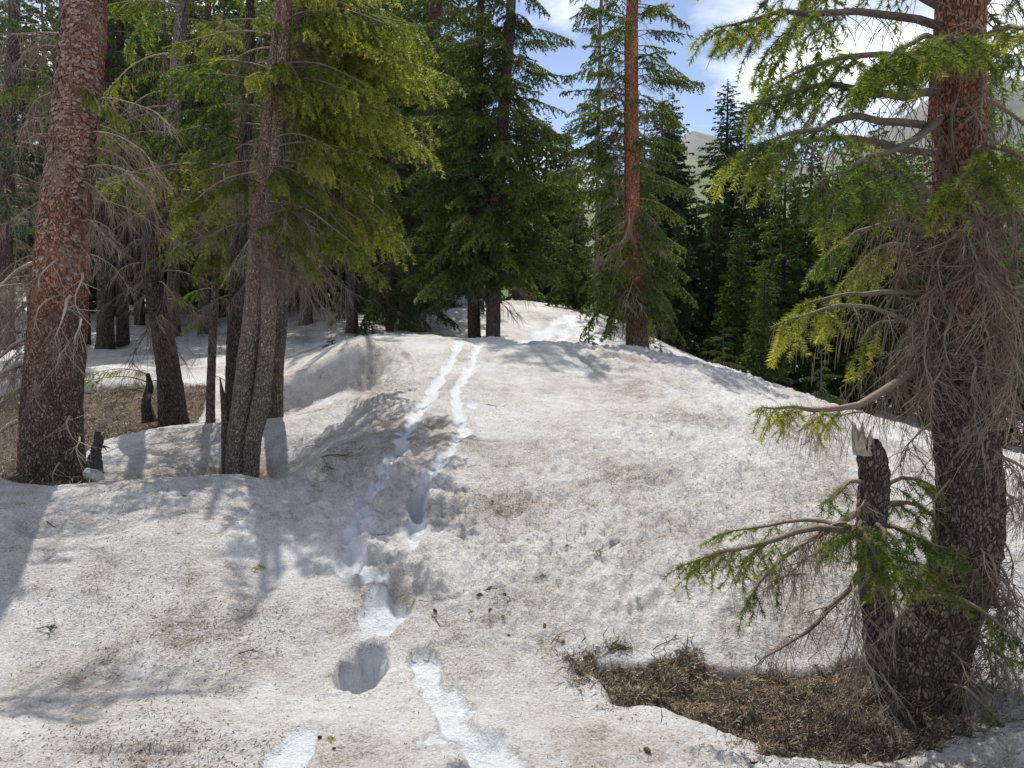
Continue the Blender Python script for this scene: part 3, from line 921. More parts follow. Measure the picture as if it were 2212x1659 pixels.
tpl('mid_grey', 4, [M['twig'], M['nd_blue']], lambda i: gen_bough(340 + i, 1.5, 'mid', .3, .08, .5, .7, 1.0, deadfrac=.25))
tpl('mid_sparse', 5, [M['twig_dark'], M['nd_near']], lambda i: gen_bough(360 + i, 1.2, 'mid', .2, .18, .28, .35, .95, width=.34, deadfrac=.2))
tpl('dead_mid', 4, [M['twig']], lambda i: gen_dead(380 + i, .9, 14, 1.2, 'mid', .012, .5, 2), 'dead_branch')


def sample(C, q):
    return np.array([np.interp(q, np.linspace(0, 1, len(C)), C[:, k]) for k in range(3)])


def crown(parent, C, R, z0, z1, n, lenf, kinds, rng, az=None, pitch=0.0, name='bough', base_len=1.2, azj=.4, plift=.25):
    """n boughs spread over trunk heights z0..z1 (local), lengths from lenf(t)"""
    ga = rng.random() * 6
    for i in range(n):
        t = (i + rng.random() * .8) / n
        z = z0 + (z1 - z0) * t
        k = int(np.argmin(np.abs(C[:, 2] - z))); p = C[k].copy(); p[2] = z
        a = ga + i * 2.399963 + rng.normal(0, azj) if az is None else rng.uniform(*az)
        L = lenf(t) * rng.uniform(.7, 1.2)
        me = rng.choice(kinds); me = rng.choice(TPL[me])
        p[0] += math.cos(a) * R[k] * .7; p[1] += math.sin(a) * R[k] * .7
        link(name, me, parent, Mx(p, a, pitch + plift * (t - .3) + rng.normal(0, .12), rng.normal(0, .2), L / base_len))


# far crowns: one joined mesh each, shared
def far_crown(seed, H=12, Rb=1.35, n=105, shape=.8, z0=.6, mats=None, power=1.0, dark=0):
    rng = np.random.default_rng(seed); G = Geo()
    bs = [gen_bough(seed * 10 + i, 1.2, 'far', .05, .10, .35, .45, 1.0, thick=.014, width=.45, tipb=.3) for i in range(7)]
    bs = [b for b in bs]
    for i in range(n):
        t = (i + rng.random()) / n; t = t ** .85
        z = z0 + (H - z0) * t; L = (Rb * (1 - t) ** shape + .30) * rng.uniform(.55, 1.2) * (1 if t < .97 else .8)
        a = i * 2.4 + rng.normal(0, .4)
        G.merge(bs[rng.integers(len(bs))], Mx((math.cos(a) * .03, math.sin(a) * .03, z), a, .15 + .45 * (t - .4), rng.normal(0, .25), L / 1.2))
    m2 = 6; A = np.zeros((m2, 3)); A[:, 2] = H - .3 + np.linspace(0, .4, m2)
    return G.mesh('crown', mats)


FAR = [far_crown(11, 12, 2.0, 165, mats=[M['twig_dark'], M['nd_far']]), far_crown(12, 12, 1.55, 235, .85, mats=[M['twig_dark'], M['nd_far']]),
       far_crown(13, 12, 2.3, 165, .85, mats=[M['twig'], M['nd_mid']]), far_crown(14, 12, 1.8, 120, .75, 2.5, mats=[M['twig'], M['nd_blue']])]
_rng = np.random.default_rng(2)
_V, _Q, _u, _ = trunk_geo([(0, 0, -.6), (.05, 0, 4), (0, .03, 8), (0, 0, 12.2)], [.17, .13, .08, .01], 8, 14, 3, 0, up0=90, up1=99)
FTR = mk_mesh('trunk', _V, Q=_Q, mats=[M['bark_dark']], attrs={'up': _u})
_V, _Q, _u, _ = trunk_geo([(0, 0, -.6), (.1, 0, 4), (0.02, .03, 8), (0, 0, 12.2)], [.15, .12, .07, .01], 8, 14, 4, 0, up0=90, up1=99)
FTP = mk_mesh('trunk', _V, Q=_Q, mats=[M['bark_pale']], attrs={'up': _u})


def far_tree(u, Y, H, kind, label, group=None, rot=None, wid=1.0, trunk=None, name='spruce_tree', zoff=0):
    x = P(u, 700, Y)[0]; z = SH(x, Y) - .05 + zoff
    e = root(name, (x, Y, z), label, 'tree', group)
    e.rotation_euler.z = random.random() * 6.28 if rot is None else rot
    s = H / 12.0
    link('trunk', trunk or FTR, e, Matrix.Diagonal((s * wid, s * wid, s, 1)))
    link('crown', FAR[kind], e, Matrix.Diagonal((s * wid, s * wid, s, 1)))
    return e


def H_at(v, Y, z):
    """tree height so that its tip shows at photo height v"""
    return P(0, v, Y)[2] - z


# ------------------------------------------------------------------ the named trees
rng = np.random.default_rng(77)


def near_tree(label, px, Y, mat, top, sides=40, rings=120, bark=.006, cell=.045, up=(1.6, 3.0), flare=.25, name='spruce_tree', sink=.3, well=True, seed=1, group=None):
    W_, R = trunk_px(px, Y, top, sink)
    loc = W_[0].copy()
    e = root(name, loc, label, 'tree', group)
    o, C = part_trunk(e, W_ - loc, R, mat, sides=sides, rings=rings, bark=bark, cell=cell, up0=up[0], up1=up[1], flare=flare, seed=seed)
    return e, C[0], C[1], loc


def build_trees():
    random.seed(5)
    # ---- A: big russet trunk at left
    Y = 6.45; x0, z0 = P(112, 1030, Y)[0], P(112, 1030, Y)[2]
    A, C, R, loc = near_tree('huge left spruce with flaking russet bark high up, grey bark low down', [(112, 1050, 136), (110, 960, 124), (112, 860, 116), (125, 700, 112), (140, 500, 100), (158, 300, 93), (176, 120, 87), (184, 0, 82)],
                             Y, M['bark_red'], (P(215, 0, Y)[0] + .12, Y, 7.5, .03), 150, 430, .010, .036, (.9, 2.1), .12, seed=5)
    zz = lambda v: P(0, v, Y)[2] - loc[2]
    crown(A, C, R, 5.2, 7.2, 6, lambda t: .9 * (1 - t) + .4, ['near', 'near_dark'], rng)
    crown(A, C, R, zz(560), zz(40), 18, lambda t: .5, ['dead', 'dead_long'], rng, az=(-3.6, .5), name='dead_branch', base_len=.75)
    crown(A, C, R, zz(460), zz(180), 6, lambda t: .75, ['dead_long'], rng, az=(-.7, .4), name='dead_branch', base_len=.9)
    crown(A, C, R, zz(860), zz(520), 14, lambda t: .42, ['dead'], rng, az=(-2.9, -.5), name='dead_branch', base_len=.75)
    crown(A, C, R, zz(840), zz(560), 12, lambda t: .72, ['dead_long'], rng, az=(2.6, 3.9), name='dead_branch', base_len=.8)
    for u, v, a, L in ((130, 170, -2.3, .45), (170, 190, -.8, .45), (205, 230, -.35, .35)):
        p = P(u, v, Y - .15) - loc; link('bough', TPL['near_hang'][int(v) % 4], A, Mx(p, a, -.1, 0, L / 1.2))
    # big bare limbs drooping at its left
    for u, v, a, L, dr in ((100, 640, 3.3, .55, 1.3), (75, 830, 3.3, .55, 1.0), (60, 905, 3.0, .5, 1.1), (110, 560, 3.6, .6, 1.2), (90, 720, 3.4, .45, 1.6), (70, 780, 3.9, .5, 1.4)):
        g = gen_dead(int(u + v), L, 12, dr, 'near', .024, .40, 3, .3); link('dead_limb', g.mesh('dead_limb', [M['twig_pale']]), A, Mx(P(u, v, Y) - loc, a, -.25, 0, 1))
    for u, v, a, L, th in ((152, 640, -1.6, .30, .022), (175, 690, -1.3, .22, .014), (118, 640, -1.9, .32, .014), (172, 945, -1.2, .14, .010), (128, 1000, -1.6, .16, .014), (132, 1050, -1.5, .12, .018), (150, 900, -1.3, .14, .014), (125, 560, -1.8, .3, .013), (178, 590, -1.2, .34, .012), (146, 745, -1.5, .2, .012)):
        g = gen_dead(int(u * 3 + v), L, 6, 1.6, 'near', th * .75, .24, 2, .4, rk=1.15); link('branch_stub', g.mesh('branch_stub', [M['twig_pale']]), A, Mx(P(u, v, Y - .24) - loc, a, -.5, 0, 1))
    # bark flakes, proud of the trunk
    G = Geo(); n = 1900; r = np.random.default_rng(8); V = []; T = []
    for i in range(n):
        z = r.uniform(zz(620), zz(-10)); z = z if r.random() < .6 else r.uniform(zz(420), zz(-10)); k = int(np.argmin(np.abs(C[:, 2] - z))); th = r.uniform(math.pi, 2 * math.pi) + r.normal(0, .1)
        if 0 < 1: Rk = R[k] + .002
        w = r.uniform(.010, .024); h = r.uniform(.010, .020); lift = r.uniform(.004, .012)
        def pt(dt, dz, dr): return (C[k, 0] + math.cos(th + dt / Rk) * (Rk + dr), C[k, 1] + math.sin(th + dt / Rk) * (Rk + dr), z + dz)
        b = len(V)
        V += [pt(-w, h, .0), pt(w * .9, h * .9, .0), pt(w, -h * .3, lift * .8), pt(w * .3, -h, lift), pt(-w * .5, -h * .9, lift), pt(-w, -h * .2, lift * .7)]
        T += [(b, b + 1, b + 2), (b, b + 2, b + 3), (b, b + 3, b + 4), (b, b + 4, b + 5)]
    me = mk_mesh('bark_flakes', V, T=T, mats=[bark_flake()], smooth=False, attrs={'up': np.ones(len(V)), 'tint': np.repeat(r.random(n), 6)})
    link('bark_flakes', me, A, kind='stuff')

    # ---- D: curved trunk with dark rings
    Y = 9.6
    D, C, R, loc = near_tree('curved spruce rising from the bare duff, pale upper trunk ringed by black scars', [(375, 905, 60), (366, 820, 50), (352, 720, 45), (334, 620, 42), (328, 560, 42), (338, 460, 44), (352, 380, 36), (368, 300, 28), (375, 230, 26), (384, 120, 24), (395, 0, 22)],
                             Y, M['bark_dark'], (P(400, 0, Y)[0] + .1, Y, 7.2, .02), 56, 260, .008, .045, (2.6, 3.1), .5, seed=8)
    zz = lambda v: P(0, v, Y)[2] - loc[2]
    crown(D, C, R, zz(480), zz(-60), 20, lambda t: 1.0, ['near_dark', 'near', 'near_half'], rng, az=(-.35, 3.5))
    crown(D, C, R, zz(-60), 6.5, 8, lambda t: 1.1 * (1 - t) + .35, ['near_dark', 'near'], rng)
    crown(D, C, R, zz(680), zz(380), 14, lambda t: .6, ['dead_long', 'dead'], rng, name='dead_branch', base_len=.85)
    crown(D, C, R, zz(700), zz(560), 6, lambda t: .7, ['dead_dark'], rng, name='dead_branch', base_len=.6)
    V = []; Q = []   # raised scar collars on the pale upper trunk
    for v in (35, 62, 130, 160, 190, 206, 222, 238, 262, 290, 318):
        z = zz(v); k = int(np.argmin(np.abs(C[:, 2] - z))); b = len(V); rr = R[k] * 1.07 + .002; m = 14; hh = random.uniform(.007, .018); sk = random.uniform(-.3, .3)
        for j in range(m):
            th = j * 2 * math.pi / m; V += [(C[k, 0] + math.cos(th) * rr, C[k, 1] + math.sin(th) * rr, z - hh + sk * rr * math.sin(th)), (C[k, 0] + math.cos(th) * rr * 1.03, C[k, 1] + math.sin(th) * rr * 1.03, z + hh + sk * rr * math.sin(th))]
        Q += [(b + 2 * j, b + 2 * ((j + 1) % m), b + 2 * ((j + 1) % m) + 1, b + 2 * j + 1) for j in range(m)]
        me = mk_mesh('bark_scar', V[b:], Q=np.array(Q[-m:]) - b, mats=[M['twig_dark']]); link('bark_scar', me, D)
    # pale sleeve of bark on the upper trunk
    pts = [(355, 372, 34), (368, 300, 29), (376, 230, 27), (385, 120, 25), (396, -10, 23)]
    W_, Rr = trunk_px(pts, Y, None, 0); o, _ = part_trunk(D, W_ - loc, Rr * 1.02, M['bark_pale'], 'pale_bark', sides=40, rings=90, bark=.004, cell=.04, up0=90, up1=99, flare=0)

    # ---- E: thin trunk
    Y = 9.0
    E, C, R, loc = near_tree('slim pole of a spruce between the curved trunk and the clump', [(452, 908, 20), (456, 820, 18), (461, 700, 17), (468, 600, 15), (474, 480, 13), (480, 300, 10), (484, 100, 7)], Y, M['bark'], (P(484, 0, Y)[0], Y, 5.6, .01), 20, 120, .003, .03, (90, 99), .3)
    zz = lambda v: P(0, v, Y)[2] - loc[2]
    crown(E, C, R, zz(690), zz(560), 5, lambda t: .5, ['near_dark'], rng)
    crown(E, C, R, zz(560), 4.9, 34, lambda t: .75 * (1 - t) + .25, ['near_dark', 'near'], rng)
    crown(E, C, R, zz(850), zz(620), 7, lambda t: .35, ['dead', 'dead_dark'], rng, name='dead_branch', base_len=.75)

    # ---- F: clump of fused trunks
    Y = 7.6
    F1, C, R, loc = near_tree('fused pair of pale spruce stems in front of the clump left of the ski tracks', [(506, 1040, 46), (512, 960, 44), (524, 870, 44), (538, 760, 44), (552, 640, 42), (560, 500, 40), (572, 350, 30), (582, 230, 26), (592, 130, 22), (604, 0, 20)],
                              Y, M['bark_pale'], (P(625, 0, Y)[0], Y, 6.0, .02), 60, 260, .005, .035, (1.2, 2.2), .15, seed=21)
    W_, Rr = trunk_px([(536, 1040, 34), (546, 960, 34), (562, 880, 38), (574, 780, 34), (580, 700, 32), (582, 600, 34), (586, 480, 34), (596, 360, 30), (606, 220, 26), (620, 0, 22)], Y - .04, (P(640, 0, Y)[0], Y, 5.7, .02))
    part_trunk(F1, W_ - loc, Rr, M['bark_pale'], sides=48, rings=230, bark=.005, cell=.035, up0=1.2, up1=2.4, flare=.1, seed=33)
    W_, Rr = trunk_px([(486, 1040, 16), (487, 960, 18), (486, 900, 16), (480, 850, 9), (475, 815, 2)], Y - .02)
    part_trunk(F1, W_ - loc, Rr, M['bark'], 'broken_stem', sides=14, rings=60, bark=.003, cell=.03, up0=90, up1=99, flare=.1)
    zz = lambda v: P(0, v, Y)[2] - loc[2]
    crown(F1, C, R, zz(200), zz(-20), 9, lambda t: .9, ['near_hang', 'near'], rng, az=(-2.2, .7), pitch=.05)
    crown(F1, C, R, zz(290), zz(-60), 20, lambda t: 1.3, ['near_hang', 'near'], rng, az=(-.75, .35), pitch=.05)
    crown(F1, C, R, zz(500), zz(250), 15, lambda t: 1.1, ['near_hang', 'near', 'near_half'], rng, az=(-.8, .4), pitch=-.1)
    crown(F1, C, R, zz(430), zz(40), 16, lambda t: .9, ['near_dark', 'near_half'], rng, az=(2.4, 4.4))
    crown(F1, C, R, zz(-60), 5.5, 3, lambda t: .5 * (1 - t) + .35, ['near', 'near_dark'], rng)
    crown(F1, C, R, zz(620), zz(280), 18, lambda t: .5, ['dead', 'dead_long'], rng, az=(-1.9, .5), name='dead_branch', base_len=.75)
    crown(F1, C, R, zz(600), zz(430), 10, lambda t: .75, ['dead_long'], rng, az=(-.7, .2), name='dead_branch', base_len=.9)
    crown(F1, C, R, zz(500), zz(350), 5, lambda t: .6, ['dead_long'], rng, az=(2.6, 4.0), name='dead_branch', base_len=.9)
    for u, v, a, L in ((590, 175, -1.7, .5), (600, 150, -1.2, .55), (560, 395, -1.9, .5), (590, 380, -1.2, .6), (640, 350, -.9, .6), (620, 500, -.6, .7)):
        link('bough', TPL['near_hang'][v % 4], F1, Mx(P(u, v, Y - .12) - loc, a, .1, 0, L / 1.0))
    Yb = 8.5
    F2, C, R, loc = near_tree('dark straight trunk behind the left side of the clump', [(500, 930, 36), (505, 800, 33), (511, 650, 32), (518, 500, 28), (530, 300, 24), (540, 100, 20)], Yb, M['bark_dark'], (P(545, 0, Yb)[0], Yb, 6.6, .02), 30, 150, .005, .045, (90, 99), .2)
    zz = lambda v: P(0, v, Yb)[2] - loc[2]
    crown(F2, C, R, zz(450), 6.0, 28, lambda t: 1.1 * (1 - t) + .4, ['near_dark', 'near', 'near_half'], rng)
    crown(F2, C, R, zz(640), zz(300), 12, lambda t: .6, ['dead', 'dead_dark'], rng, name='dead_branch', base_len=.7)
    Yb = 9.0
    F3, C, R, loc = near_tree('grey brown trunk at the right rear of the clump, leaning right', [(584, 905, 50), (590, 800, 44), (598, 700, 42), (606, 600, 38), (618, 450, 34), (634, 250, 28), (650, 50, 22)], Yb, M['bark'], (P(660, 0, Yb)[0] + .1, Yb, 6.9, .02), 44, 200, .006, .04, (90, 99), .15, seed=4)
    zz = lambda v: P(0, v, Yb)[2] - loc[2]
    crown(F3, C, R, zz(450), zz(-40), 34, lambda t: 1.4, ['near', 'near_hang', 'near'], rng, az=(-1.1, 1.2), pitch=.12)
    crown(F3, C, R, zz(-40), 6.2, 4, lambda t: .6 * (1 - t) + .4, ['near', 'near_dark'], rng)
    crown(F3, C, R, zz(560), zz(380), 12, lambda t: .8, ['dead_long'], rng, az=(-1.3, .6), name='dead_branch', base_len=.9)

    # ---- G: twin trees on the crest
    Yg = 15.6
    for nm, px, tp, sd, lab in ((0, [(1064, 735, 34), (1066, 650, 32), (1068, 560, 30), (1076, 400, 28), (1090, 200, 24), (1104, 0, 20)], 11.8, 11, 'right one of the two touching trunks on the mound crest, full green crown'),
                                (1, [(1026, 728, 28), (1022, 640, 26), (1020, 520, 24), (1026, 350, 22), (1034, 150, 18), (1038, 0, 14)], 11.0, 12, 'left, thinner one of the two touching trunks on the mound crest')):
        g, C, R, loc = near_tree(lab, px, Yg + nm * .25, M['bark'] if nm == 0 else M['bark_dark'], (P(px[-1][0] + 6, 0, Yg)[0], Yg, tp, .02), 30, 120, .006, .06, (90, 99), .15, seed=sd, sink=.5)
        zz = lambda v: P(0, v, Yg)[2] - loc[2]
        Lf = (lambda t: 1.75 - .75 * t) if nm == 0 else (lambda t: 1.65 - .7 * t)
        crown(g, C, R, zz(600), zz(40), 104, Lf, ['mid_g'], rng, base_len=1.6, pitch=.06, plift=.2)
        crown(g, C, R, zz(40), tp - loc[2] - .2, 26, lambda t: 1.15 * (1 - t) + .3, ['mid'], rng, base_len=1.6, plift=.4)
        crown(g, C, R, zz(650), zz(560), 10, lambda t: .9, ['dead_mid', 'mid_grey'], rng, name='dead_branch', base_len=1.2)

    # ---- H: sparse reddish tree on the crest right
    Yh = 15.0
    h, C, R, loc = near_tree('tall sparse spruce with reddish trunk and skirt of dead twigs, right of the crest', [(1380, 755, 52), (1374, 690, 46), (1368, 600, 40), (1366, 450, 34), (1364, 250, 30), (1364, 80, 27), (1366, 0, 24)],
                             Yh, M['bark_orange'], (P(1367, 0, Yh)[0], Yh, 10.2, .02), 36, 160, .008, .06, (1.2, 1.8), .25, seed=14)
    zz = lambda v: P(0, v, Yh)[2] - loc[2]
    crown(h, C, R, zz(430), zz(240), 30, lambda t: .88, ['mid_sparse', 'mid_light', 'mid_g'], rng, base_len=1.3)
    crown(h, C, R, zz(240), zz(10), 36, lambda t: .82, ['mid_sparse', 'mid_g'], rng, base_len=1.15)
    crown(h, C, R, zz(430), zz(200), 12, lambda t: 1.35, ['mid_light', 'mid_sparse'], rng, az=(2.6, 3.7), base_len=1.4)
    crown(h, C, R, zz(10), 8.6, 16, lambda t: .8 * (1 - t) + .3, ['mid_sparse', 'mid'], rng, base_len=1.3)
    crown(h, C, R, zz(650), zz(440), 40, lambda t: 1.2 - .35 * t, ['mid_light', 'mid_g'], rng, base_len=1.5, pitch=-.35)
    crown(h, C, R, zz(680), zz(440), 34, lambda t: .8, ['dead_mid'], rng, name='dead_branch', base_len=1.1, pitch=-.3)
    crown(h, C, R, zz(420), zz(100), 16, lambda t: .7, ['dead_mid'], rng, name='dead_branch', base_len=1.2)

    # ---- middle-distance trees with boughs of their own, left half
    MIDT = [  # u, v base, w, Y, lean px at top, crown kinds, n, radius, crown base v, label, bark, group
        (5, 690, 42, 13.0, 25, ['mid_grey'], 60, 1.5, 560, 'grey barked spruce at the left edge with grey green crown and dead sprays', 'bark', 1),
        (226, 712, 36, 16.5, 10, ['mid', 'mid_light'], 50, 1.5, 500, 'thick dark trunk just right of the huge left spruce, far bank', 'bark_dark', 0),
        (264, 708, 26, 17.0, -6, ['mid', 'mid_light'], 44, 1.3, 470, 'dark trunk standing close to the right of the thick dark one', 'bark_dark', 0),
        (186, 710, 16, 16.8, 4, ['mid_grey'], 30, 1.0, 480, 'thin dark trunk showing beside the huge left spruce', 'bark_dark', 0),
        (374, 690, 28, 18.5, 14, ['mid_grey', 'mid'], 50, 1.5, 520, 'pale trunk behind the curved spruce', 'bark', 0),
        (300, 680, 22, 20.0, 8, ['mid_light', 'mid'], 50, 1.6, 560, 'spruce far behind between the dark pair and the curved spruce', 'bark_dark', 0),
        (440, 680, 24, 19.0, 10, ['mid_light', 'mid'], 60, 1.7, 560, 'leafy spruce behind the slim pole tree', 'bark', 0),
        (660, 660, 26, 18.0, 14, ['mid_light', 'mid'], 66, 1.8, 600, 'yellow green spruce behind the right of the clump', 'bark', 0),
        (760, 668, 24, 16.5, 12, ['mid', 'mid_grey'], 60, 1.6, 560, 'dark trunked spruce above the far snow slope left of the saddle', 'bark_dark', 0),
        (884, 700, 50, 18.3, 60, ['mid'], 60, 1.7, 560, 'stout leaning grey trunk left of the saddle in the snow', 'bark', 0),
        (914, 668, 24, 21.0, 30, ['mid'], 44, 1.4, 560, 'narrow leaning trunk beside the stout leaning grey one', 'bark', 0),
        (938, 662, 12, 25.0, 6, ['mid'], 34, 1.2, 560, 'thin far trunk showing under the twin trees at their left', 'bark_dark', 0),
        (1288, 670, 10, 22.0, 10, ['mid_grey', 'mid'], 50, 1.4, 520, 'thin pale trunk with sparse grey boughs left of the reddish tree', 'bark_pale', 0)]
    for i, (u, v, w, Y, ln, kinds, n, rad_, cb, lab, bk, tw) in enumerate(MIDT):
        px = [(u, v, w), (u + ln * .1, v - 130, w * .88), (u + ln * .5, v - 400, w * .7), (u + ln, 0, w * .5)]
        g, C, R, loc = near_tree(lab, px, Y, M[bk], (P(u + ln * 1.3, 0, Y)[0], Y, 10.4 + (i % 3) * .5, .02), 20, 60, .006, .07, (90, 99), .25, seed=40 + i, sink=.5)
        zz = lambda v: P(0, v, Y)[2] - loc[2]; cb -= 50
        topz = 10.1 + (i % 3) * .5 - loc[2]
        crown(g, C, R, zz(cb), zz(-20), n, lambda t: rad_ * (1 - .3 * t), kinds, rng, base_len=1.6)
        crown(g, C, R, zz(-20), topz, 9, lambda t: rad_ * .6 * (1 - t) + .3, kinds, rng, base_len=1.6)
        crown(g, C, R, zz(cb + 90), zz(cb - 220), 7 if not tw else 30, lambda t: rad_ * .5, ['dead_mid'], rng, name='dead_branch', base_len=1.2)
    # low bushy tree at the saddle
    bx = P(842, 690, 17.0)
    e = root('spruce_tree', (bx[0], 17.0, SH(bx[0], 17.0) - .1), 'low bushy spruce drooping over the snow beside the stout leaning trunk', 'tree')
    o, C = part_trunk(e, [(0, 0, -.3), (0, 0, 1), (.05, 0, 2.6), (.05, 0, 4.2)], [.10, .08, .05, .01], M['bark'], sides=16, rings=40, up0=90, up1=99)
    crown(e, C[0], C[1], .45, 4.0, 60, lambda t: 1.15 * (1 - t) + .3, ['mid', 'mid_grey'], rng, base_len=1.5, pitch=-.15)

    # ---- right hand backdrop: spires and forest wall
    FT = [(1562, 34, 178, 1, 'tallest dark pointed spire against the sky right of the grey peak'), (1602, 36, 222, 1, 'second dark spire just right of the tallest one'),
          (1424, 30, 214, 1, 'slender dark spire left of the grey peak, behind the reddish tree'), (1446, 31, 226, 1, 'dark spire with thin twin top left of the grey peak'),
          (1500, 30, 425, 0, 'short dark spruce below the green mountain flank'), (1640, 30, 330, 0, 'dark green spruce in the forest wall right of the spires'),
          (1690, 27, 300, 2, 'olive tinted spruce in the forest wall, middle of the gap'), (1745, 30, 280, 0, 'dark spruce left of where the near tree limbs end'),
          (1790, 26, 340, 2, 'green spruce behind the bare arched limb'), (1838, 29, 290, 0, 'dark spruce behind the broken topped stem'),
          (1885, 25, 240, 2, 'spruce with light olive boughs behind the hanging twigs'), (1940, 28, 300, 0, 'dark spruce left behind the near right trunk'),
          (2010, 27, 280, 2, 'green spruce directly behind the near right trunk'), (2110, 22, 300, 2, 'leafy spruce behind the right side of the near trunk'),
          (2170, 19, 330, 2, 'spruce at the right edge beyond the near trunk'), (2230, 17, 250, 3, 'spruce half out of frame at the right edge'),
          (1335, 27, 300, 0, 'dark green spruce just left behind the reddish tree'), (1410, 24, 420, 0, 'dark spruce right behind the reddish tree'), (1466, 25, 450, 0, 'black green spruce right of the reddish tree'),
          (1540, 27, 400, 0, 'dark spruce under the tallest spire'), (1590, 25, 470, 2, 'shorter dark spruce right under the tallest spire'), (1240, 24, 330, 2, 'spruce between the twin trees and the thin pale trunk'),
          (1180, 28, 250, 0, 'dark spruce behind the right side of the twin trees'), (1130, 30, 200, 1, 'tall dark spruce behind the twin trees'),
          (975, 27, 60, 1, 'tall dark spruce left behind the twin trees'), (905, 24, -60, 0, 'very tall dark spruce left of the twin trees'),
          (868, 22, -120, 1, 'black trunked tall spruce in the dark gap'), (820, 25, -60, 0, 'dark spruce right behind the bright clump'),
          (1650, 21, 560, 2, 'small dark green spruce at the foot of the forest wall')]
    for u, Y, v, k, lab in FT:
        x = P(u, 700, Y)[0]; z = SH(x, Y); far_tree(u, Y, H_at(v, Y, z), k, lab, 'dark spruces of the forest wall' if u > 1300 else 'dark spruces behind the mound', wid=1.3 if k == 1 and u > 1300 else 1.0)
    r2 = random.Random(9)
    FTL = [(-60, 17, 13.5, 3), (70, 19, 14, 3), (120, 25, 14, 3), (250, 23, 13, 2), (330, 26, 15, 2), (400, 24, 14, 2), (480, 22, 13, 2), (540, 27, 15, 0), (600, 22, 14, 2), (640, 27, 15, 0), (700, 22, 14, 2),
           (730, 28, 15, 0), (790, 31, 16, 0), (860, 31, 16, 1), (940, 34, 15, 1), (1010, 37, 14, 0), (-150, 22, 14, 3), (20, 30, 14, 3), (190, 32, 15, 0), (360, 34, 15, 0), (520, 35, 15, 1), (680, 38, 16, 0)]
    FTLAB = ['grey green spruce cut by the left edge, nearest of the backdrop', 'grey green spruce filling the gap left of the huge trunk', 'tall grey spruce hidden mostly by the huge left trunk', 'green spruce behind the thick dark trunk pair',
             'green spruce between dark pair and curved trunk, far back', 'green spruce right behind the curved trunk', 'green spruce behind the slim pole', 'dark spruce seen through the clump from far back', 'lit green spruce behind the right stem of the clump',
             'dark spruce further behind the clump at its right', 'lit green spruce behind the drooping bright boughs', 'dark spruce above the pale melted hollow', 'very tall dark spruce above the left end of the crest', 'narrow tall spruce over the saddle in the snow',
             'narrow spruce behind the left twin, far back', 'dark spruce far behind between the twin trunks', 'pale trunked spruce just outside the left edge', 'pale trunked spruce far back near the left edge', 'dark spruce far behind the space right of the huge left trunk',
             'dark spruce far behind the curved trunk', 'narrow dark spruce far behind the clump, deepest there', 'dark spruce far behind the snow slope under the bright boughs']
    for u, Y, H, k in FTL:
        far_tree(u, Y, min(H * r2.uniform(.85, 1.05), P(0, -30, Y)[2] - 1.2), k, FTLAB[FTL.index((u, Y, H, k))], 'backdrop spruces behind the left trees', trunk=FTP if k == 3 else None)
    for i in range(46):
        u = r2.uniform(1150, 2500) if i % 4 else r2.uniform(-200, 1100); Y = r2.uniform(36, 62); 
        x = P(u, 700, Y)[0]; z = SH(x, Y)
        if 1440 < u < 1660: H = max(2.5, H_at(r2.uniform(480, 600), Y, z))
        elif u > 1660: H = H_at(r2.uniform(330, 460), Y, z)
        else: H = H_at(r2.uniform(120, 360), Y, z)
        far_tree(u, Y, H, r2.choice([0, 1, 0, 2]), 'far spruce filling the depth of the forest', 'far spruces deep in the forest')
    # saplings
    for u, v, Y, H, lab in ((1270, 742, 15.2, .55, 'tiny spruce sapling poking out of snow left of the reddish tree'), (1425, 755, 14.8, .42, 'sprawling low sapling at the right foot of the reddish tree'),
                            (1560, 770, 21, 1.3, 'small green sapling at the top edge of the right snow slope'), (1772, 830, 17, 1.6, 'pale green sapling in front of the dark forest wall'), (715, 740, 13.5, .2, 'needled twig tip at the left rim of the melted hollow')):
        x, y = P(u, v, Y)[:2]; e = root('spruce_sapling', (x, y, SH(x, y) - .05), lab, 'sapling')
        part_trunk(e, [(0, 0, 0), (.02, 0, H * .5), (.0, 0, H)], [.012 * (1 + H), .008 * (1 + H), .003], M['bark'], sides=7, rings=8, up0=90, up1=99)
        Cc = np.stack([np.zeros(20), np.zeros(20), np.linspace(0, H, 20)], 1)
        crown(e, Cc, np.full(20, .01), H * .08, H * .97, 16, lambda t: H * .55 * (1 - t) + .08, ['mid'], rng, base_len=1.6, plift=.6, pitch=.1)
    x, y = P(322, 900, 9.7)[:2]; z = P(322, 895, 9.7)[2]
    e = root('spruce_sapling', (x, y, z - .1), 'crooked dead stemmed sapling with a few bright green tips beside the curved spruce', 'sapling')
    part_trunk(e, [(0, 0, 0), (-.03, 0, .25), (.02, 0, .45), (.0, 0, .62)], [.075, .055, .045, .022], M['bark_dark'], sides=12, rings=30, bark=.004, up0=90, up1=99)
    for a, zc, L, kd in ((3.3, .62, .62, 'near_half'), (2.9, .75, .5, 'near_half'), (3.6, .5, .7, 'near_half'), (2.3, .8, .4, 'near_half'), (4.2, .4, .4, 'dead_dark'), (-.4, .5, .4, 'dead_dark'), (3.0, .35, .5, 'dead_dark'), (-1.2, .3, .4, 'dead_dark')):
        link('bough', rng.choice(TPL[kd]), e, Mx((.01, 0, min(zc, .6)), a, .45, 0, L / 1.1 if kd == 'near_half' else L / .6))


def bark_flake():
    m, nd, lk, bs, out = new_mat('bark_flake')
    r = ramp(nd, [(0, (.09, .048, .034)), (.5, (.19, .12, .09)), (1, (.33, .24, .19))]); lk.new(attr(nd, 'tint'), r.inputs[0])
    lk.new(r.outputs[0], bs.inputs['Base Color']); bs.inputs['Roughness'].default_value = .85
    return m


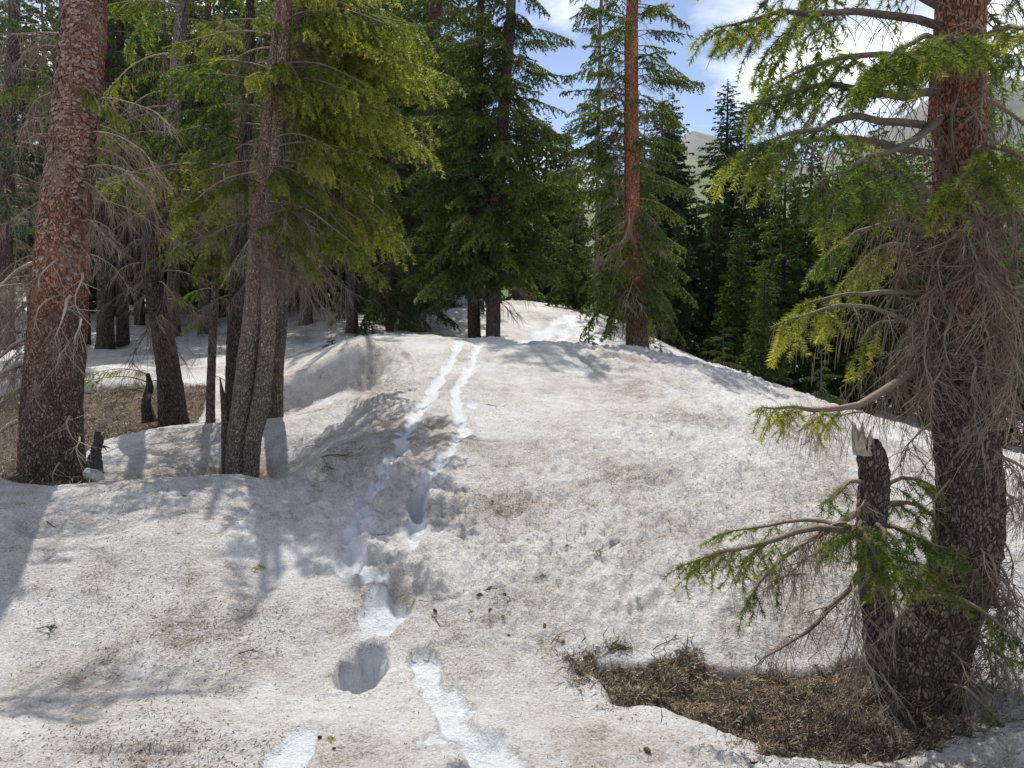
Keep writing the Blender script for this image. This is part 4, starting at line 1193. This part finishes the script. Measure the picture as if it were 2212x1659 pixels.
def build_hero():
    """the near tree at the right, its forked broken stem and all its limbs"""
    Y = 3.55; rg = np.random.default_rng(31)
    H, C, R, loc = near_tree('huge near spruce at the right, shaggy with dead twigs, base flaring from the melted hollow', [(1972, 1620, 200), (1975, 1540, 185), (1992, 1440, 172), (2036, 1330, 145), (2082, 1220, 135), (2098, 1100, 130), (2092, 980, 124), (2072, 860, 120), (2058, 740, 116), (2058, 620, 112), (2068, 500, 106), (2075, 380, 100), (2074, 250, 98), (2072, 120, 96), (2076, 0, 92)],
                             Y, M['bark_red'], (P(2085, 0, Y)[0] + .1, Y, 9.5, .02), 150, 430, .010, .030, (1.9, 2.5), .10, seed=12, sink=.25)
    zz = lambda v: P(0, v, Y)[2] - loc[2]
    # forked stem with a broken top
    W_, Rr = trunk_px([(1945, 1520, 90), (1915, 1430, 80), (1893, 1320, 62), (1882, 1200, 58), (1882, 1110, 60), (1888, 1040, 60), (1882, 985, 56), (1870, 958, 48)], Y - .05, None, 0)
    part_trunk(H, W_ - loc, Rr, M['bark'], 'broken_stem', sides=90, rings=190, bark=.008, cell=.028, up0=90, up1=99, flare=0, seed=17)
    V = []; T = []; r = random.Random(3); cx = P(1868, 958, Y - .05) - loc; m = 16
    tdir = unit(W_[-1] - W_[-3])
    for j in range(m):
        th = j * 2 * math.pi / m; rr_ = .053 * (1 + r.uniform(-.1, .1)); hh = max(0, .5 - .5 * math.cos(th - 2.6))
        sp_ = r.uniform(.01, .085) if j % 2 else r.uniform(-.045, .0)
        V.append(cx + np.array([math.cos(th) * rr_, math.sin(th) * rr_, -.05]))
        V.append(cx + np.array([math.cos(th) * rr_ * .93 - .012, math.sin(th) * rr_ * .93, -.01 + .05 * (1 - hh) + sp_]))
        V.append(cx + np.array([math.cos(th) * rr_ * .5 - .015, math.sin(th) * rr_ * .5, -.01 + .04 * (1 - hh) + r.uniform(-.03, .045)]))
    V.append(cx + np.array([0, 0, .02]))
    for j in range(m):
        a, b = 3 * j, 3 * ((j + 1) % m); T += [(a, b, b + 1), (a, b + 1, a + 1), (a + 1, b + 1, b + 2), (a + 1, b + 2, a + 2), (a + 2, b + 2, 3 * m)]
    link('splintered_top', mk_mesh('splintered_top', V, T=T, mats=[plain_mat('bare_pale_wood', (.22, .17, .13), (.46, .40, .33), 45)], smooth=False), H)

    def limb(px, live, hang, up=None, dens=1.0, thick=.014, width=.40, seed=None, name='bough', mat='nd_near', Lw=None, dy=0, tipb=.3, deadfrac=.22):
        pts = np.array([P(u, v, Y + d) for u, v, d in px])
        L = np.linalg.norm(np.diff(pts, axis=0), axis=1).sum()
        g = gen_bough(int(seed or (px[0][0] * 7 + px[-1][1])), L, 'hero', live * .92, 0, 0, hang * .7, dens * .85, thick * .82, deadfrac, width, axis=pts - loc, tipb=tipb)
        return link(name, g.mesh(name, [M['limb'], M[mat]]), H)

    tr = 2070
    # long limbs against the sky, tips yellow green (u, v, offset in depth)
    limb([(2040, 60, 0), (1850, 20, -.3), (1680, 30, -.5), (1545, 60, -.6)], .45, .55, dens=.9, thick=.022, mat='nd_bright', tipb=.55, width=.30)
    limb([(2040, 20, 0), (1900, -60, -.1), (1750, -40, -.2), (1640, 10, -.2)], .35, .5, dens=.9, thick=.02, mat='nd_bright', tipb=.45, width=.3)
    limb([(2040, 150, 0), (1900, 110, -.2), (1780, 130, -.4), (1660, 190, -.5)], .35, .6, dens=.9, thick=.02, width=.33)
    limb([(2040, 200, 0), (1900, 200, -.3), (1760, 180, -.5), (1610, 230, -.6)], .3, .6, thick=.024, width=.34)
    limb([(2040, 290, 0), (1900, 250, -.5), (1760, 270, -.8), (1640, 310, -.9)], .6, .6, thick=.022, width=.28)
    limb([(2040, 330, 0), (1900, 310, -.4), (1740, 300, -.7), (1570, 345, -.8)], .62, .7, thick=.02, mat='nd_bright', tipb=.6, width=.30)
    limb([(2040, 250, 0), (1950, 320, -.6), (1850, 350, -.9), (1760, 400, -1.0)], .5, .8, thick=.02, width=.30)
    limb([(2060, 90, -.1), (2000, 80, -.6), (1960, 100, -.8), (1900, 130, -.9)], .3, .6, thick=.016, mat='nd_bright')
    limb([(2080, 110, -.1), (2060, 75, -.5), (2030, 90, -.75), (1960, 120, -.9)], .1, .6, thick=.014, mat='nd_bright', width=.3)
    limb([(2100, 100, 0), (2160, 60, -.3), (2230, 60, -.5), (2300, 90, -.6)], .2, .6, thick=.016, mat='nd_bright')
    limb([(2100, 30, 0), (2170, -30, .2), (2250, -20, .4), (2320, 20, .5)], .4, .6, thick=.018)
    limb([(2100, 210, 0), (2170, 230, .2), (2240, 290, .4)], .6, .7, thick=.016)
    limb([(2100, 330, -.1), (2140, 310, -.5), (2180, 320, -.7), (2260, 380, -.8)], .1, .8, thick=.014, mat='nd_bright', width=.42)
    limb([(2090, 370, -.1), (2110, 360, -.5), (2085, 380, -.8), (2050, 420, -.9)], .35, .7, thick=.012, mat='nd_bright', width=.36)
    limb([(2040, 440, 0), (1960, 380, -.4), (1880, 390, -.6), (1790, 450, -.7)], .4, .9, thick=.018, mat='nd_bright', width=.36)
    limb([(2040, 520, 0), (1940, 470, -.2), (1850, 500, -.3), (1780, 560, -.4)], .7, .9, thick=.016, width=.45)
    limb([(2030, 560, 0), (1930, 520, .1), (1860, 560, .2), (1800, 640, .2)], .4, 1.1, thick=.016, mat='nd_bright')
    limb([(2030, 640, 0), (1900, 630, -.1), (1800, 640, -.2), (1735, 655, -.3)], .75, 1.0, thick=.016, mat='nd_bright', tipb=.6, width=.38)
    limb([(2030, 720, 0), (1880, 660, -.2), (1780, 660, -.3), (1670, 705, -.4)], .72, 1.0, thick=.014, mat='nd_bright', tipb=.6, width=.36, deadfrac=.3)
    limb([(2030, 700, 0), (1960, 690, .0), (1880, 700, .1), (1840, 780, .1)], .5, 1.3, thick=.012, mat='nd_bright', tipb=.8, width=.5)
    # the arched bare limb with a green fan at its end
    limb([(2040, 760, 0), (1950, 820, -.1), (1870, 875, -.2), (1790, 890, -.3), (1700, 885, -.35), (1645, 880, -.35)], .56, .8, thick=.026, mat='nd_bright', tipb=.5, width=.26, dens=1.3)
    # branches of the broken stem
    limb([(1880, 1180, -.05), (1800, 1130, -.15), (1700, 1150, -.25), (1560, 1200, -.3), (1462, 1225, -.3)], .55, .5, thick=.022, mat='nd_bright', tipb=.35, width=.30, dens=1.2)
    limb([(1870, 1100, -.05), (1810, 1130, -.1), (1720, 1180, -.2), (1640, 1260, -.2), (1610, 1300, -.2)], .75, .8, thick=.02, width=.30)
    limb([(1870, 1150, -.05), (1780, 1120, .1), (1660, 1130, .15), (1540, 1160, .15)], .55, .4, thick=.016, width=.30, mat='nd_near')
    limb([(1880, 1210, -.05), (1810, 1300, -.1), (1740, 1370, -.2), (1650, 1420, -.25)], 1.2, .5, thick=.018, width=.30, name='dead_limb')
    limb([(1870, 1040, -.05), (1830, 1040, -.2), (1790, 1085, -.3)], .4, .8, thick=.012, width=.4)
    limb([(1890, 1060, -.05), (1950, 1030, .05), (2000, 1040, .1), (2040, 1075, .1)], .15, .5, thick=.012, width=.42, dens=1.3)
    limb([(1890, 1090, -.05), (1960, 1080, .0), (2010, 1110, .05), (2050, 1160, .05)], .15, .6, thick=.012, width=.42)
    limb([(1885, 1140, -.05), (1930, 1130, -.3), (1990, 1170, -.45), (2090, 1195, -.5)], .15, .6, thick=.014, width=.40, dens=1.3)
    limb([(1880, 1160, -.05), (1900, 1130, -.4), (1920, 1180, -.55), (1960, 1240, -.6)], .1, .7, thick=.012, width=.45, mat='nd_bright')
    limb([(1870, 1130, -.05), (1850, 1130, -.4), (1870, 1160, -.6), (1900, 1220, -.65)], .2, .7, thick=.012, width=.4, mat='nd_bright')
    limb([(1900, 1200, -.05), (1960, 1210, -.3), (2020, 1230, -.45), (2060, 1270, -.5)], .2, .7, thick=.012, width=.4, mat='nd_bright')
    limb([(2010, 1290, -.1), (2080, 1290, -.3), (2160, 1350, -.4), (2240, 1420, -.45)], .45, .7, thick=.014, width=.36)
    limb([(2050, 1400, -.1), (2110, 1380, -.1), (2170, 1420, -.1), (2260, 1450, 0)], .45, .7, thick=.014, width=.34)
    limb([(2040, 1480, -.15), (2090, 1480, -.35), (2140, 1540, -.4), (2185, 1600, -.4)], .4, .7, thick=.012, width=.36, mat='nd_bright')
    for u, v, a in ((1850, 1400, -2.2), (1870, 1300, -2.6), (1840, 1250, -1.8), (1900, 1450, -1.4), (1870, 1350, -2.0)):
        link('dead_branch', rg.choice(TPL['dead_long']), H, Mx(P(u, v, Y - .15) - loc, a, -.5, 0, .6))

    dd = [gen_dead(500 + i, .26, 17, 1.5, 'hero', .008, .25, 3, .42, rk=.9).mesh('dead_branch', [M['twig_brown'] if i % 2 else M['twig']]) for i in range(8)]

    for u, v, a_, s_, d_ in ((1830, 1130, 3.0, .8, -.15), (1760, 1165, 3.3, .8, -.2), (1690, 1165, 2.9, .8, -.25), (1620, 1185, 3.2, .6, -.28), (1800, 1190, 2.6, .7, -.15), (1740, 1240, 3.4, .6, -.2), (1800, 1310, 3.4, .6, -.1), (1730, 1370, 3.0, .5, -.2), (1680, 1405, 3.3, .45, -.22), (1870, 1080, -2.3, .6, -.1), (1880, 1180, -1.9, .7, -.12), (1890, 1260, -1.5, .8, -.12), (1865, 890, 3.0, .6, -.2), (1800, 895, 3.3, .5, -.3), (1720, 890, -2.4, .5, -.35), (1760, 890, -1.9, .6, -.3)):
        link('dead_branch', rg.choice(dd), H, Mx(P(u, v, Y + d_) - loc, a_, rg.uniform(-.2, .2), 0, s_))

    def curtain(n, v0, v1, az, s0, s1, src=dd, pitch=(-1.0, -.1)):
        for i in range(n):
            v = rg.uniform(min(v0, v1), max(v0, v1)); z = zz(v); k = int(np.argmin(np.abs(C[:, 2] - z))); a = rg.uniform(*az); p = C[k].copy()
            p[0] += math.cos(a) * R[k] * .9; p[1] += math.sin(a) * R[k] * .9
            link('dead_branch', rg.choice(src), H, Mx(p, a, rg.uniform(*pitch), rg.normal(0, .3), rg.uniform(s0, s1)))
    curtain(42, 860, 360, (-3.3, .2), .6, 1.1)
    curtain(20, 1080, 640, (-3.5, .4), .5, 1.0)
    curtain(18, 620, 60, (-3.6, .5), .5, 1.0)
    curtain(3, 1000, 450, (-.5, .6), .4, .6, TPL['dead_long'])
    curtain(4, 780, 480, (2.6, 3.7), .4, .6, TPL['dead_long'])
    curtain(10, 1300, 1050, (-2.6, -.2), .5, .9)
    curtain(6, 1400, 1180, (-.6, .2), .45, .7, TPL['dead_long'])
    curtain(7, 1500, 1330, (-3.0, -.3), .5, .9)
    # unseen top of the crown
    crown(H, C, R, zz(-60), 8.6, 24, lambda t: 1.2 * (1 - t) + .4, ['near', 'near_dark'], rg)

# ------------------------------------------------------------------ litter and small things
def slivers(name, X, Y_, Z, ln, w, seed, mat, lift=.002, tilt=.3, curve=.25, parent=None):
    """bent needles: two thin triangles-quads each, one object"""
    r = np.random.default_rng(seed); n = len(X); a = r.uniform(0, 6.28, n); L = ln * r.uniform(.5, 1.3, n); tl = r.normal(0, tilt, n)
    p = np.stack([X, Y_, Z + lift], 1); d = np.stack([np.cos(a) * np.cos(tl), np.sin(a) * np.cos(tl), np.abs(np.sin(tl))], 1)
    sd = np.stack([-np.sin(a), np.cos(a), np.zeros(n)], 1)
    c = (r.normal(0, curve, n) * L)[:, None] * sd; ww = (w * r.uniform(.7, 1.3, n))[:, None]
    q0 = p; q1 = p + d * L[:, None] * .5 + c * .5; q2 = p + d * L[:, None]
    V = np.stack([q0, q1 - sd * ww * .5, q1 + sd * ww * .5 + np.array([0, 0, 1]) * ww * .4, q2], 1).reshape(-1, 3)
    b = np.arange(n)[:, None] * 4; T = np.concatenate([b + np.array([[0, 1, 2]]), b + np.array([[1, 3, 2]])], 1).reshape(-1, 3)
    me = mk_mesh(name, V, T=T, mats=[mat], attrs={'tint': np.repeat(r.random(n), 4)}, smooth=False)
    return me


def build_litter():
    r = np.random.default_rng(60)
    m1 = litter_mat('fallen_needles', [(0, (.02, .014, .010)), (.6, (.07, .045, .03)), (.9, (.16, .09, .05)), (1, (.06, .08, .02))])
    m2 = litter_mat('duff_litter', [(0, (.028, .018, .012)), (.35, (.085, .055, .035)), (.7, (.24, .175, .11)), (1, (.50, .42, .30))])
    # needles strewn on the snow
    n = 100000; rr = 2.2 + 8.5 * r.random(n) ** 1.2; a = r.uniform(-.70, .70, n); x = rr * np.sin(a); y = rr * np.cos(a)
    dens = np.clip(.26 + 1.9 * fbm(x * 1.3, y * 1.3, 15, 5, .65), .03, 1)
    z, cl, di = snow(x, y)
    fz = floor_z(x, y); k = (r.random(n) < dens * (1 - .93 * np.clip(cl * 1.3, 0, 1))) & (z > fz + .02) & (r.random(n) < .8)
    x, y, z, rr = x[k], y[k], z[k], rr[k]
    me = slivers('fallen_needles', x, y, z, 0.023, .0042, 3, m1, .001, .25); link('fallen_needles', me, kind='stuff', label='dark spruce needles strewn over the dirty snow', cat='fallen needles')
    # dense litter on the bare duff
    X = []; Yy = []
    for Pg, n in ((RP, 60000), (LP, 26000)):
        lo = Pg.min(0) - .2; hi = Pg.max(0) + .2; lo = np.maximum(lo, (-8, 0)); x = r.uniform(lo[0], hi[0], n); y = r.uniform(lo[1], hi[1], n)
        k = poly_sdf(x, y, Pg) < .12; x, y = x[k], y[k]; z = floor_z(x, y); zs = snow(x, y)[0]; k = zs < z + .03
        X.append(np.stack([x[k], y[k], z[k]], 1))
    q = X[0]; me = slivers('needle_litter', q[:, 0], q[:, 1], q[:, 2], .035, .0034, 5, m2, .004, .55, .5); link('needle_litter', me, kind='stuff', label='tangled brown needle litter in the melted patch by the near tree', cat='litter')
    k = r.integers(0, len(X[0]), 900); q = X[0][k]; me = slivers('duff_twigs', q[:, 0], q[:, 1], q[:, 2], .11, .006, 9, m1, .012, .5, .35); link('duff_twigs', me, kind='stuff', label='short dark twigs scattered through the melted patch', cat='twigs')
    q = X[1]; me = slivers('needle_litter', q[:, 0], q[:, 1], q[:, 2], .07, .008, 6, m2, .006, .6, .5); link('needle_litter', me, kind='stuff', label='brown needle litter under the left trees', cat='litter')
    # little dead grass and green tufts at the rim of the hollow
    return m1, m2


def twig_geo(seed, L=.2, th=.003, forks=2):
    r = np.random.default_rng(seed); t = np.linspace(0, 1, 7)
    ax = np.stack([L * (t - .5), L * .09 * np.sin(t * r.uniform(3, 6) + r.random() * 6), L * .03 * np.sin(t * 7) + th], 1)
    G = Geo(); G.tubes(ax[None], (th * (1 - .6 * t))[None], 5)
    for _ in range(forks):
        i = r.integers(1, 6); s = r.choice([-1, 1]); a = ax[i]; b = a + np.array([.16 * L, s * .2 * L, .02 * L]) * r.uniform(.6, 1.5)
        G.tubes(np.stack([a, (a + b) / 2 + r.normal(0, .008 * L, 3), b])[None], np.array([[th * .7, th * .5, th * .3]]), 4)
    return G


def sprig_geo(seed, L=.09, n=3, bright=.5):
    r = np.random.default_rng(seed); G = Geo(); A = []; D = []
    ax = np.array([[0, 0, .006], [L * .5, .006, .012], [L, .0, .010]]); G.tubes(ax[None], np.array([[.0022, .002, .001]]), 4)
    for i in range(2): A.append(ax[i]); D.append(ax[i + 1] - ax[i])
    for i in range(n):
        s = r.uniform(.15, .7); a = ax[0] * (1 - s) + ax[2] * s; d = np.array([.6, r.choice([-1, 1]) * r.uniform(.5, .9), r.uniform(0, .25)]) * L * r.uniform(.35, .55)
        G.tubes(np.stack([a, a + d])[None], np.array([[.0014, .0008]]), 3); A.append(a); D.append(d)
    G.needles(np.array(A), np.array(D), 900, .014, .0022, r, np.full(len(A), bright))
    return G


def cone_mesh(mat, L=.045, Rm=.012):
    """spindle with rings of overlapping scales"""
    V = []; T = []; rows = 9; m = 8; r = random.Random(4)
    for i in range(rows):
        t = i / (rows - 1); rad = Rm * math.sin(math.pi * (.12 + .8 * t)) ** .7; z = L * t
        for j in range(m):
            th = (j + .5 * (i % 2)) * 2 * math.pi / m; b = len(V); c, s = math.cos(th), math.sin(th)
            def q(rr, dth, zz): return (zz - L / 2, math.cos(th + dth) * rr, math.sin(th + dth) * rr)
            V += [q(rad * .5, -.5, z), q(rad * .5, .5, z), q(rad * 1.15, .42, z + L * .09), q(rad * 1.3, 0, z + L * .15), q(rad * 1.15, -.42, z + L * .09), q(rad * .8, 0, z + L * .01)]
            T += [(b, b + 1, b + 2), (b, b + 2, b + 3), (b, b + 3, b + 4), (b + 5, b + 3, b + 2), (b + 5, b + 4, b + 3)]
    return mk_mesh('spruce_cone', V, T=T, mats=[mat], smooth=False)


def build_small():
    SHV = lambda x, y: snow(x, y, False)[0]
    dark = [M['twig_dark']]
    def put(name, me, u, v, rot, label, cat, group, s=1.0, lift=.003):
        h = hits([(u, v)], SHV)[0]; z = snow(h[:1], h[1:2])[0][0]
        zf = floor_z(h[:1], h[1:2])[0]; z = max(z, zf)
        e = .03; nx = -(SH(h[0] + e, h[1]) - SH(h[0] - e, h[1])) / (2 * e); ny = -(SH(h[0], h[1] + e) - SH(h[0], h[1] - e)) / (2 * e)
        n = Vector((nx, ny, 1)).normalized(); mt = Matrix.Translation((h[0], h[1], z + lift)) @ n.to_track_quat('Z', 'Y').to_matrix().to_4x4() @ Matrix.Rotation(rot, 4, 'Z') @ Matrix.Scale(s, 4)
        o = link(name, me, None, None, label, cat, group); o.matrix_world = mt; return o
    sg = [sprig_geo(i, .085, 4, .25).mesh('spruce_sprig', [M['twig_dark'], M['nd_near']]) for i in range(3)]
    sb = [sprig_geo(i + 10, .07, 5, .75).mesh('spruce_sprig', [M['twig'], M['nd_bright']]) for i in range(2)]
    sd_ = sprig_geo(20, .10, 0, .05).mesh('spruce_sprig', [M['twig_dark'], M['nd_far']])
    tw = [twig_geo(i, .2, .0032, 1 + i % 3).mesh('fallen_twig', dark) for i in range(5)]
    cm = plain_mat('cone_brown', (.10, .045, .025), (.26, .13, .07), 200); cr_ = plain_mat('cone_rust', (.28, .10, .03), (.45, .2, .07), 200)
    cone = cone_mesh(cm); cone2 = cone_mesh(cr_); scat = 'spruce sprigs dropped on the snow'; ccat = 'cones dropped on the snow'; tcat = 'twigs lying on the snow'
    for me, u, v, rt, lab, s in [
        (sb[0], 542, 1222, .3, 'bright yellow green sprig lying by the shade patch left of the footprints', 1.1), (sg[0], 78, 1346, -.2, 'dark green sprig nearest the left edge of the picture', 1.2), (sd_, 515, 1409, 0.0, 'straight dark bottlebrush sprig left of the deep footprint', 1.2),
        (sb[1], 715, 1590, -.3, 'small green sprig touching a red cone at the rim of the lower bright scuff', .7), (sb[1], 207, 1268, 1.2, 'tiny yellowish sprig above the dark sprig at left', .4), (sg[1], 1218, 1190, .9, 'short dark green sprig highest on the open slope', .6),
        (sg[2], 1280, 1207, 0.05, 'long flat dark sprig right of the short dark one on the slope', .9), (sg[0], 1155, 1258, .6, 'green sprig midway between slope and cone cluster', .8), (sb[0], 1055, 1250, 1.0, 'stubby green sprig just above the cone cluster', .4),
        (sg[1], 1045, 1297, .35, 'sprig pointing into the cone cluster from above', .9), (sb[1], 1094, 1323, .8, 'light green sprig at the right of the cone cluster', .4), (sg[2], 1082, 1335, -.6, 'dark sprig beside the light one right of the cluster', .5), (sg[0], 1012, 1332, -.9, 'small sprig at the left of the cone cluster', .6),
        (sb[0], 1055, 1348, .3, 'bright tuft right below the round cone', .45), (sb[1], 1158, 1386, .2, 'yellow green tuft at the tip of the melted patch', .6), (sg[1], 1065, 1090, -1.0, 'dark sprig in a small dent right of the footprint trench', .7), (sb[1], 1650, 1585, 1.4, 'green sprout at the near rim of the melted patch, left one', .5), (sb[0], 1905, 1640, 1.7, 'green sprout on the near rim under the shaggy tree', .5), (sg[2], 390, 1068, .1, 'little dark sprig on the near left bank', .5),
        (sb[0], 1768, 1600, 1.0, 'yellow sprout at the near rim of the melted patch, right one', .5)]:
        put('spruce_sprig', me, u, v, rt, lab, 'sprig', scat, s)
    for me, u, v, rt, lab, s in [
        (cone, 1399, 1624, -.9, 'brown cone nearest the bottom edge on the clean sloping snow', .9), (cone, 1631, 1646, -.5, 'brown cone at the very bottom right before the hollow rim', 1.0), (cone2, 1523, 1611, .1, 'orange cone on the snow just before the melted patch', 1.0), (cone2, 1570, 1562, .9, 'small reddish cone at the snow edge of the melted patch', .8),
        (cone, 939, 1329, -.7, 'dark cone at the right lip of the long shaded footprint', .8), (cone, 1058, 1336, 1.4, 'round looking brown cone in the middle of the cluster', .8), (cone, 1035, 1308, .2, 'reddish cone at the upper left of the cluster', .9), (cone, 1088, 1290, .1, 'cone fragment at the upper right of the cluster', .7), (cone, 1099, 1376, 0, 'tiny dark cone below the cluster', .5),
        (cone2, 1176, 1352, 1.5, 'upright orange cone scales beside the reddish twigs', .8), (cone2, 1215, 1380, .8, 'reddish cone at the top corner of the melted patch', .6), (cone, 690, 1582, 1.0, 'dark red cone at the rim of the lower bright scuff', .6), (cone, 722, 1603, 0, 'small brown cone below the sprig by the bright scuff', .45), (cone, 442, 1340, .3, 'tiny reddish cone on the left snow field', .3), (cone, 1725, 1490, .5, 'cone half buried in the brown litter', .9), (cone, 392, 1062, 0, 'dark red scale on the near left bank', .35)]:
        put('spruce_cone', me, u, v, rt, lab, 'cone', ccat, s * .8, .006)
    for k, u, v, rt, lab, s in [
        (0, 212, 1619, -.6, 'short dark twig at the left end of the icy dent at bottom left', .6), (1, 335, 1611, .25, 'curved dark twig along the right end of the icy dent', 1.0), (2, 118, 1130, -.3, 'forked thin twig on the near left bank', .9), (3, 946, 1350, -.7, 'dark forked twig below the cone at the footprint lip', .9), (0, 1007, 1247, -1.2, 'small y shaped twig above the cluster', .6),
        (1, 1215, 1370, .9, 'reddish upright twig tangle at the corner of the melted patch', .9), (2, 1438, 1376, 1.1, 'dead branching twig standing above the melted patch', .9), (3, 1022, 1000, .6, 'dark slanting twig right of the tracks, halfway up', .9), (4, 1070, 868, -.5, 'thin twig right of the ski tracks near the top', 1.2), (0, 742, 975, .45, 'bent pale twig on the left flank of the mound', 2.0),
        (1, 680, 965, .15, 'dark twig lying left of the bent pale twig', 1.2), (2, 705, 993, -.8, 'short y twig on the left flank of the mound', .8), (3, 1350, 900, -.9, 'small twig near the faint line across the mound', .8), (4, 838, 990, -.5, 'twig at the left rim of the left track', .8), (0, 720, 1000, .1, 'slim twig lower on the left flank', 1.0), (1, 880, 985, -.7, 'twig between the two ski tracks', .9),
        (2, 1500, 1000, -.4, 'twig on the bumpy slope right of the mound', .9), (3, 1640, 1010, .3, 'twig on the slope below the arched limb', .9), (4, 930, 1310, -.2, 'thin dark twig at the right rim of the shaded footprint', .7), (0, 1105, 1300, .1, 'thin level twig right of the cluster', .8), (1, 820, 1150, .1, 'dark twigs between the trenches', .7), (2, 560, 1630, .4, 'short twig near the lower bright scuff', .4)]:
        put('fallen_twig', tw[k], u, v, rt, lab, 'twig', tcat, s)
    # dirt and debris along the rim of the melted hollow
    # ---- charred snag with side prongs
    Y = 6.25; b = P(203, 1030, Y); e = root('charred_stump', b, 'black charred snag with side prong beside the huge left trunk', 'stump')
    pts, Rr = trunk_px([(199, 1032, 34), (204, 1000, 26), (207, 975, 20), (213, 955, 17), (211, 940, 14), (212, 934, 9)], Y, None, 0)
    part_trunk(e, pts - b, Rr, plain_mat('charred_wood', (.012, .010, .010), (.06, .052, .048), 60), 'stem', sides=16, rings=50, bark=.009, cell=.05, up0=90, up1=99, flare=.3, seed=6)
    for (u, v), (u2, v2), t in (((213, 966), (238, 968), .010), ((222, 966), (232, 976), .006), ((205, 985), (192, 972), .008), ((200, 1010), (184, 1018), .014), ((205, 1015), (226, 1022), .014)):
        a, c = P(u, v, Y) - b, P(u2, v2, Y - .1) - b; G = Geo(); G.tubes(np.stack([a, (a + c) / 2 + np.array([0, 0, .012]), c])[None], np.array([[t, t * .8, t * .3]]), 6)
        link('prong', G.mesh('prong', [bpy.data.materials['charred_wood']]), e)
    # ---- pale stone
    import bmesh
    bm = bmesh.new(); bmesh.ops.create_icosphere(bm, subdivisions=4, radius=1)
    for vv in bm.verts:
        p = vv.co; f = 1 + .35 * (float(vnoise(np.array([p.x * 1.3 + 4]), np.array([p.y * 1.3 + p.z * 1.7]), 3)[0])) + .1 * float(vnoise(np.array([p.x * 5]), np.array([p.y * 5 + p.z * 4]), 6)[0])
        vv.co = Vector((p.x * .085, p.y * .06, p.z * .055)) * f
    me = bpy.data.meshes.new('stone'); bm.to_mesh(me); bm.free(); me.materials.append(plain_mat('grey_green_stone', (.20, .21, .18), (.40, .41, .37), 22))
    for q in me.polygons: q.use_smooth = True
    x, z = P(203, 1030, 6.12)[0], P(203, 1030, 6.12)[2]; o = link('stone', me, None, Matrix.Translation((x, 6.12, z)) @ Matrix.Rotation(.5, 4, 'Y'), 'small pale grey stone at the foot of the charred snag', 'stone')


build_ground()
build_mountain()
build_trees()
build_hero()
build_litter()
build_small()
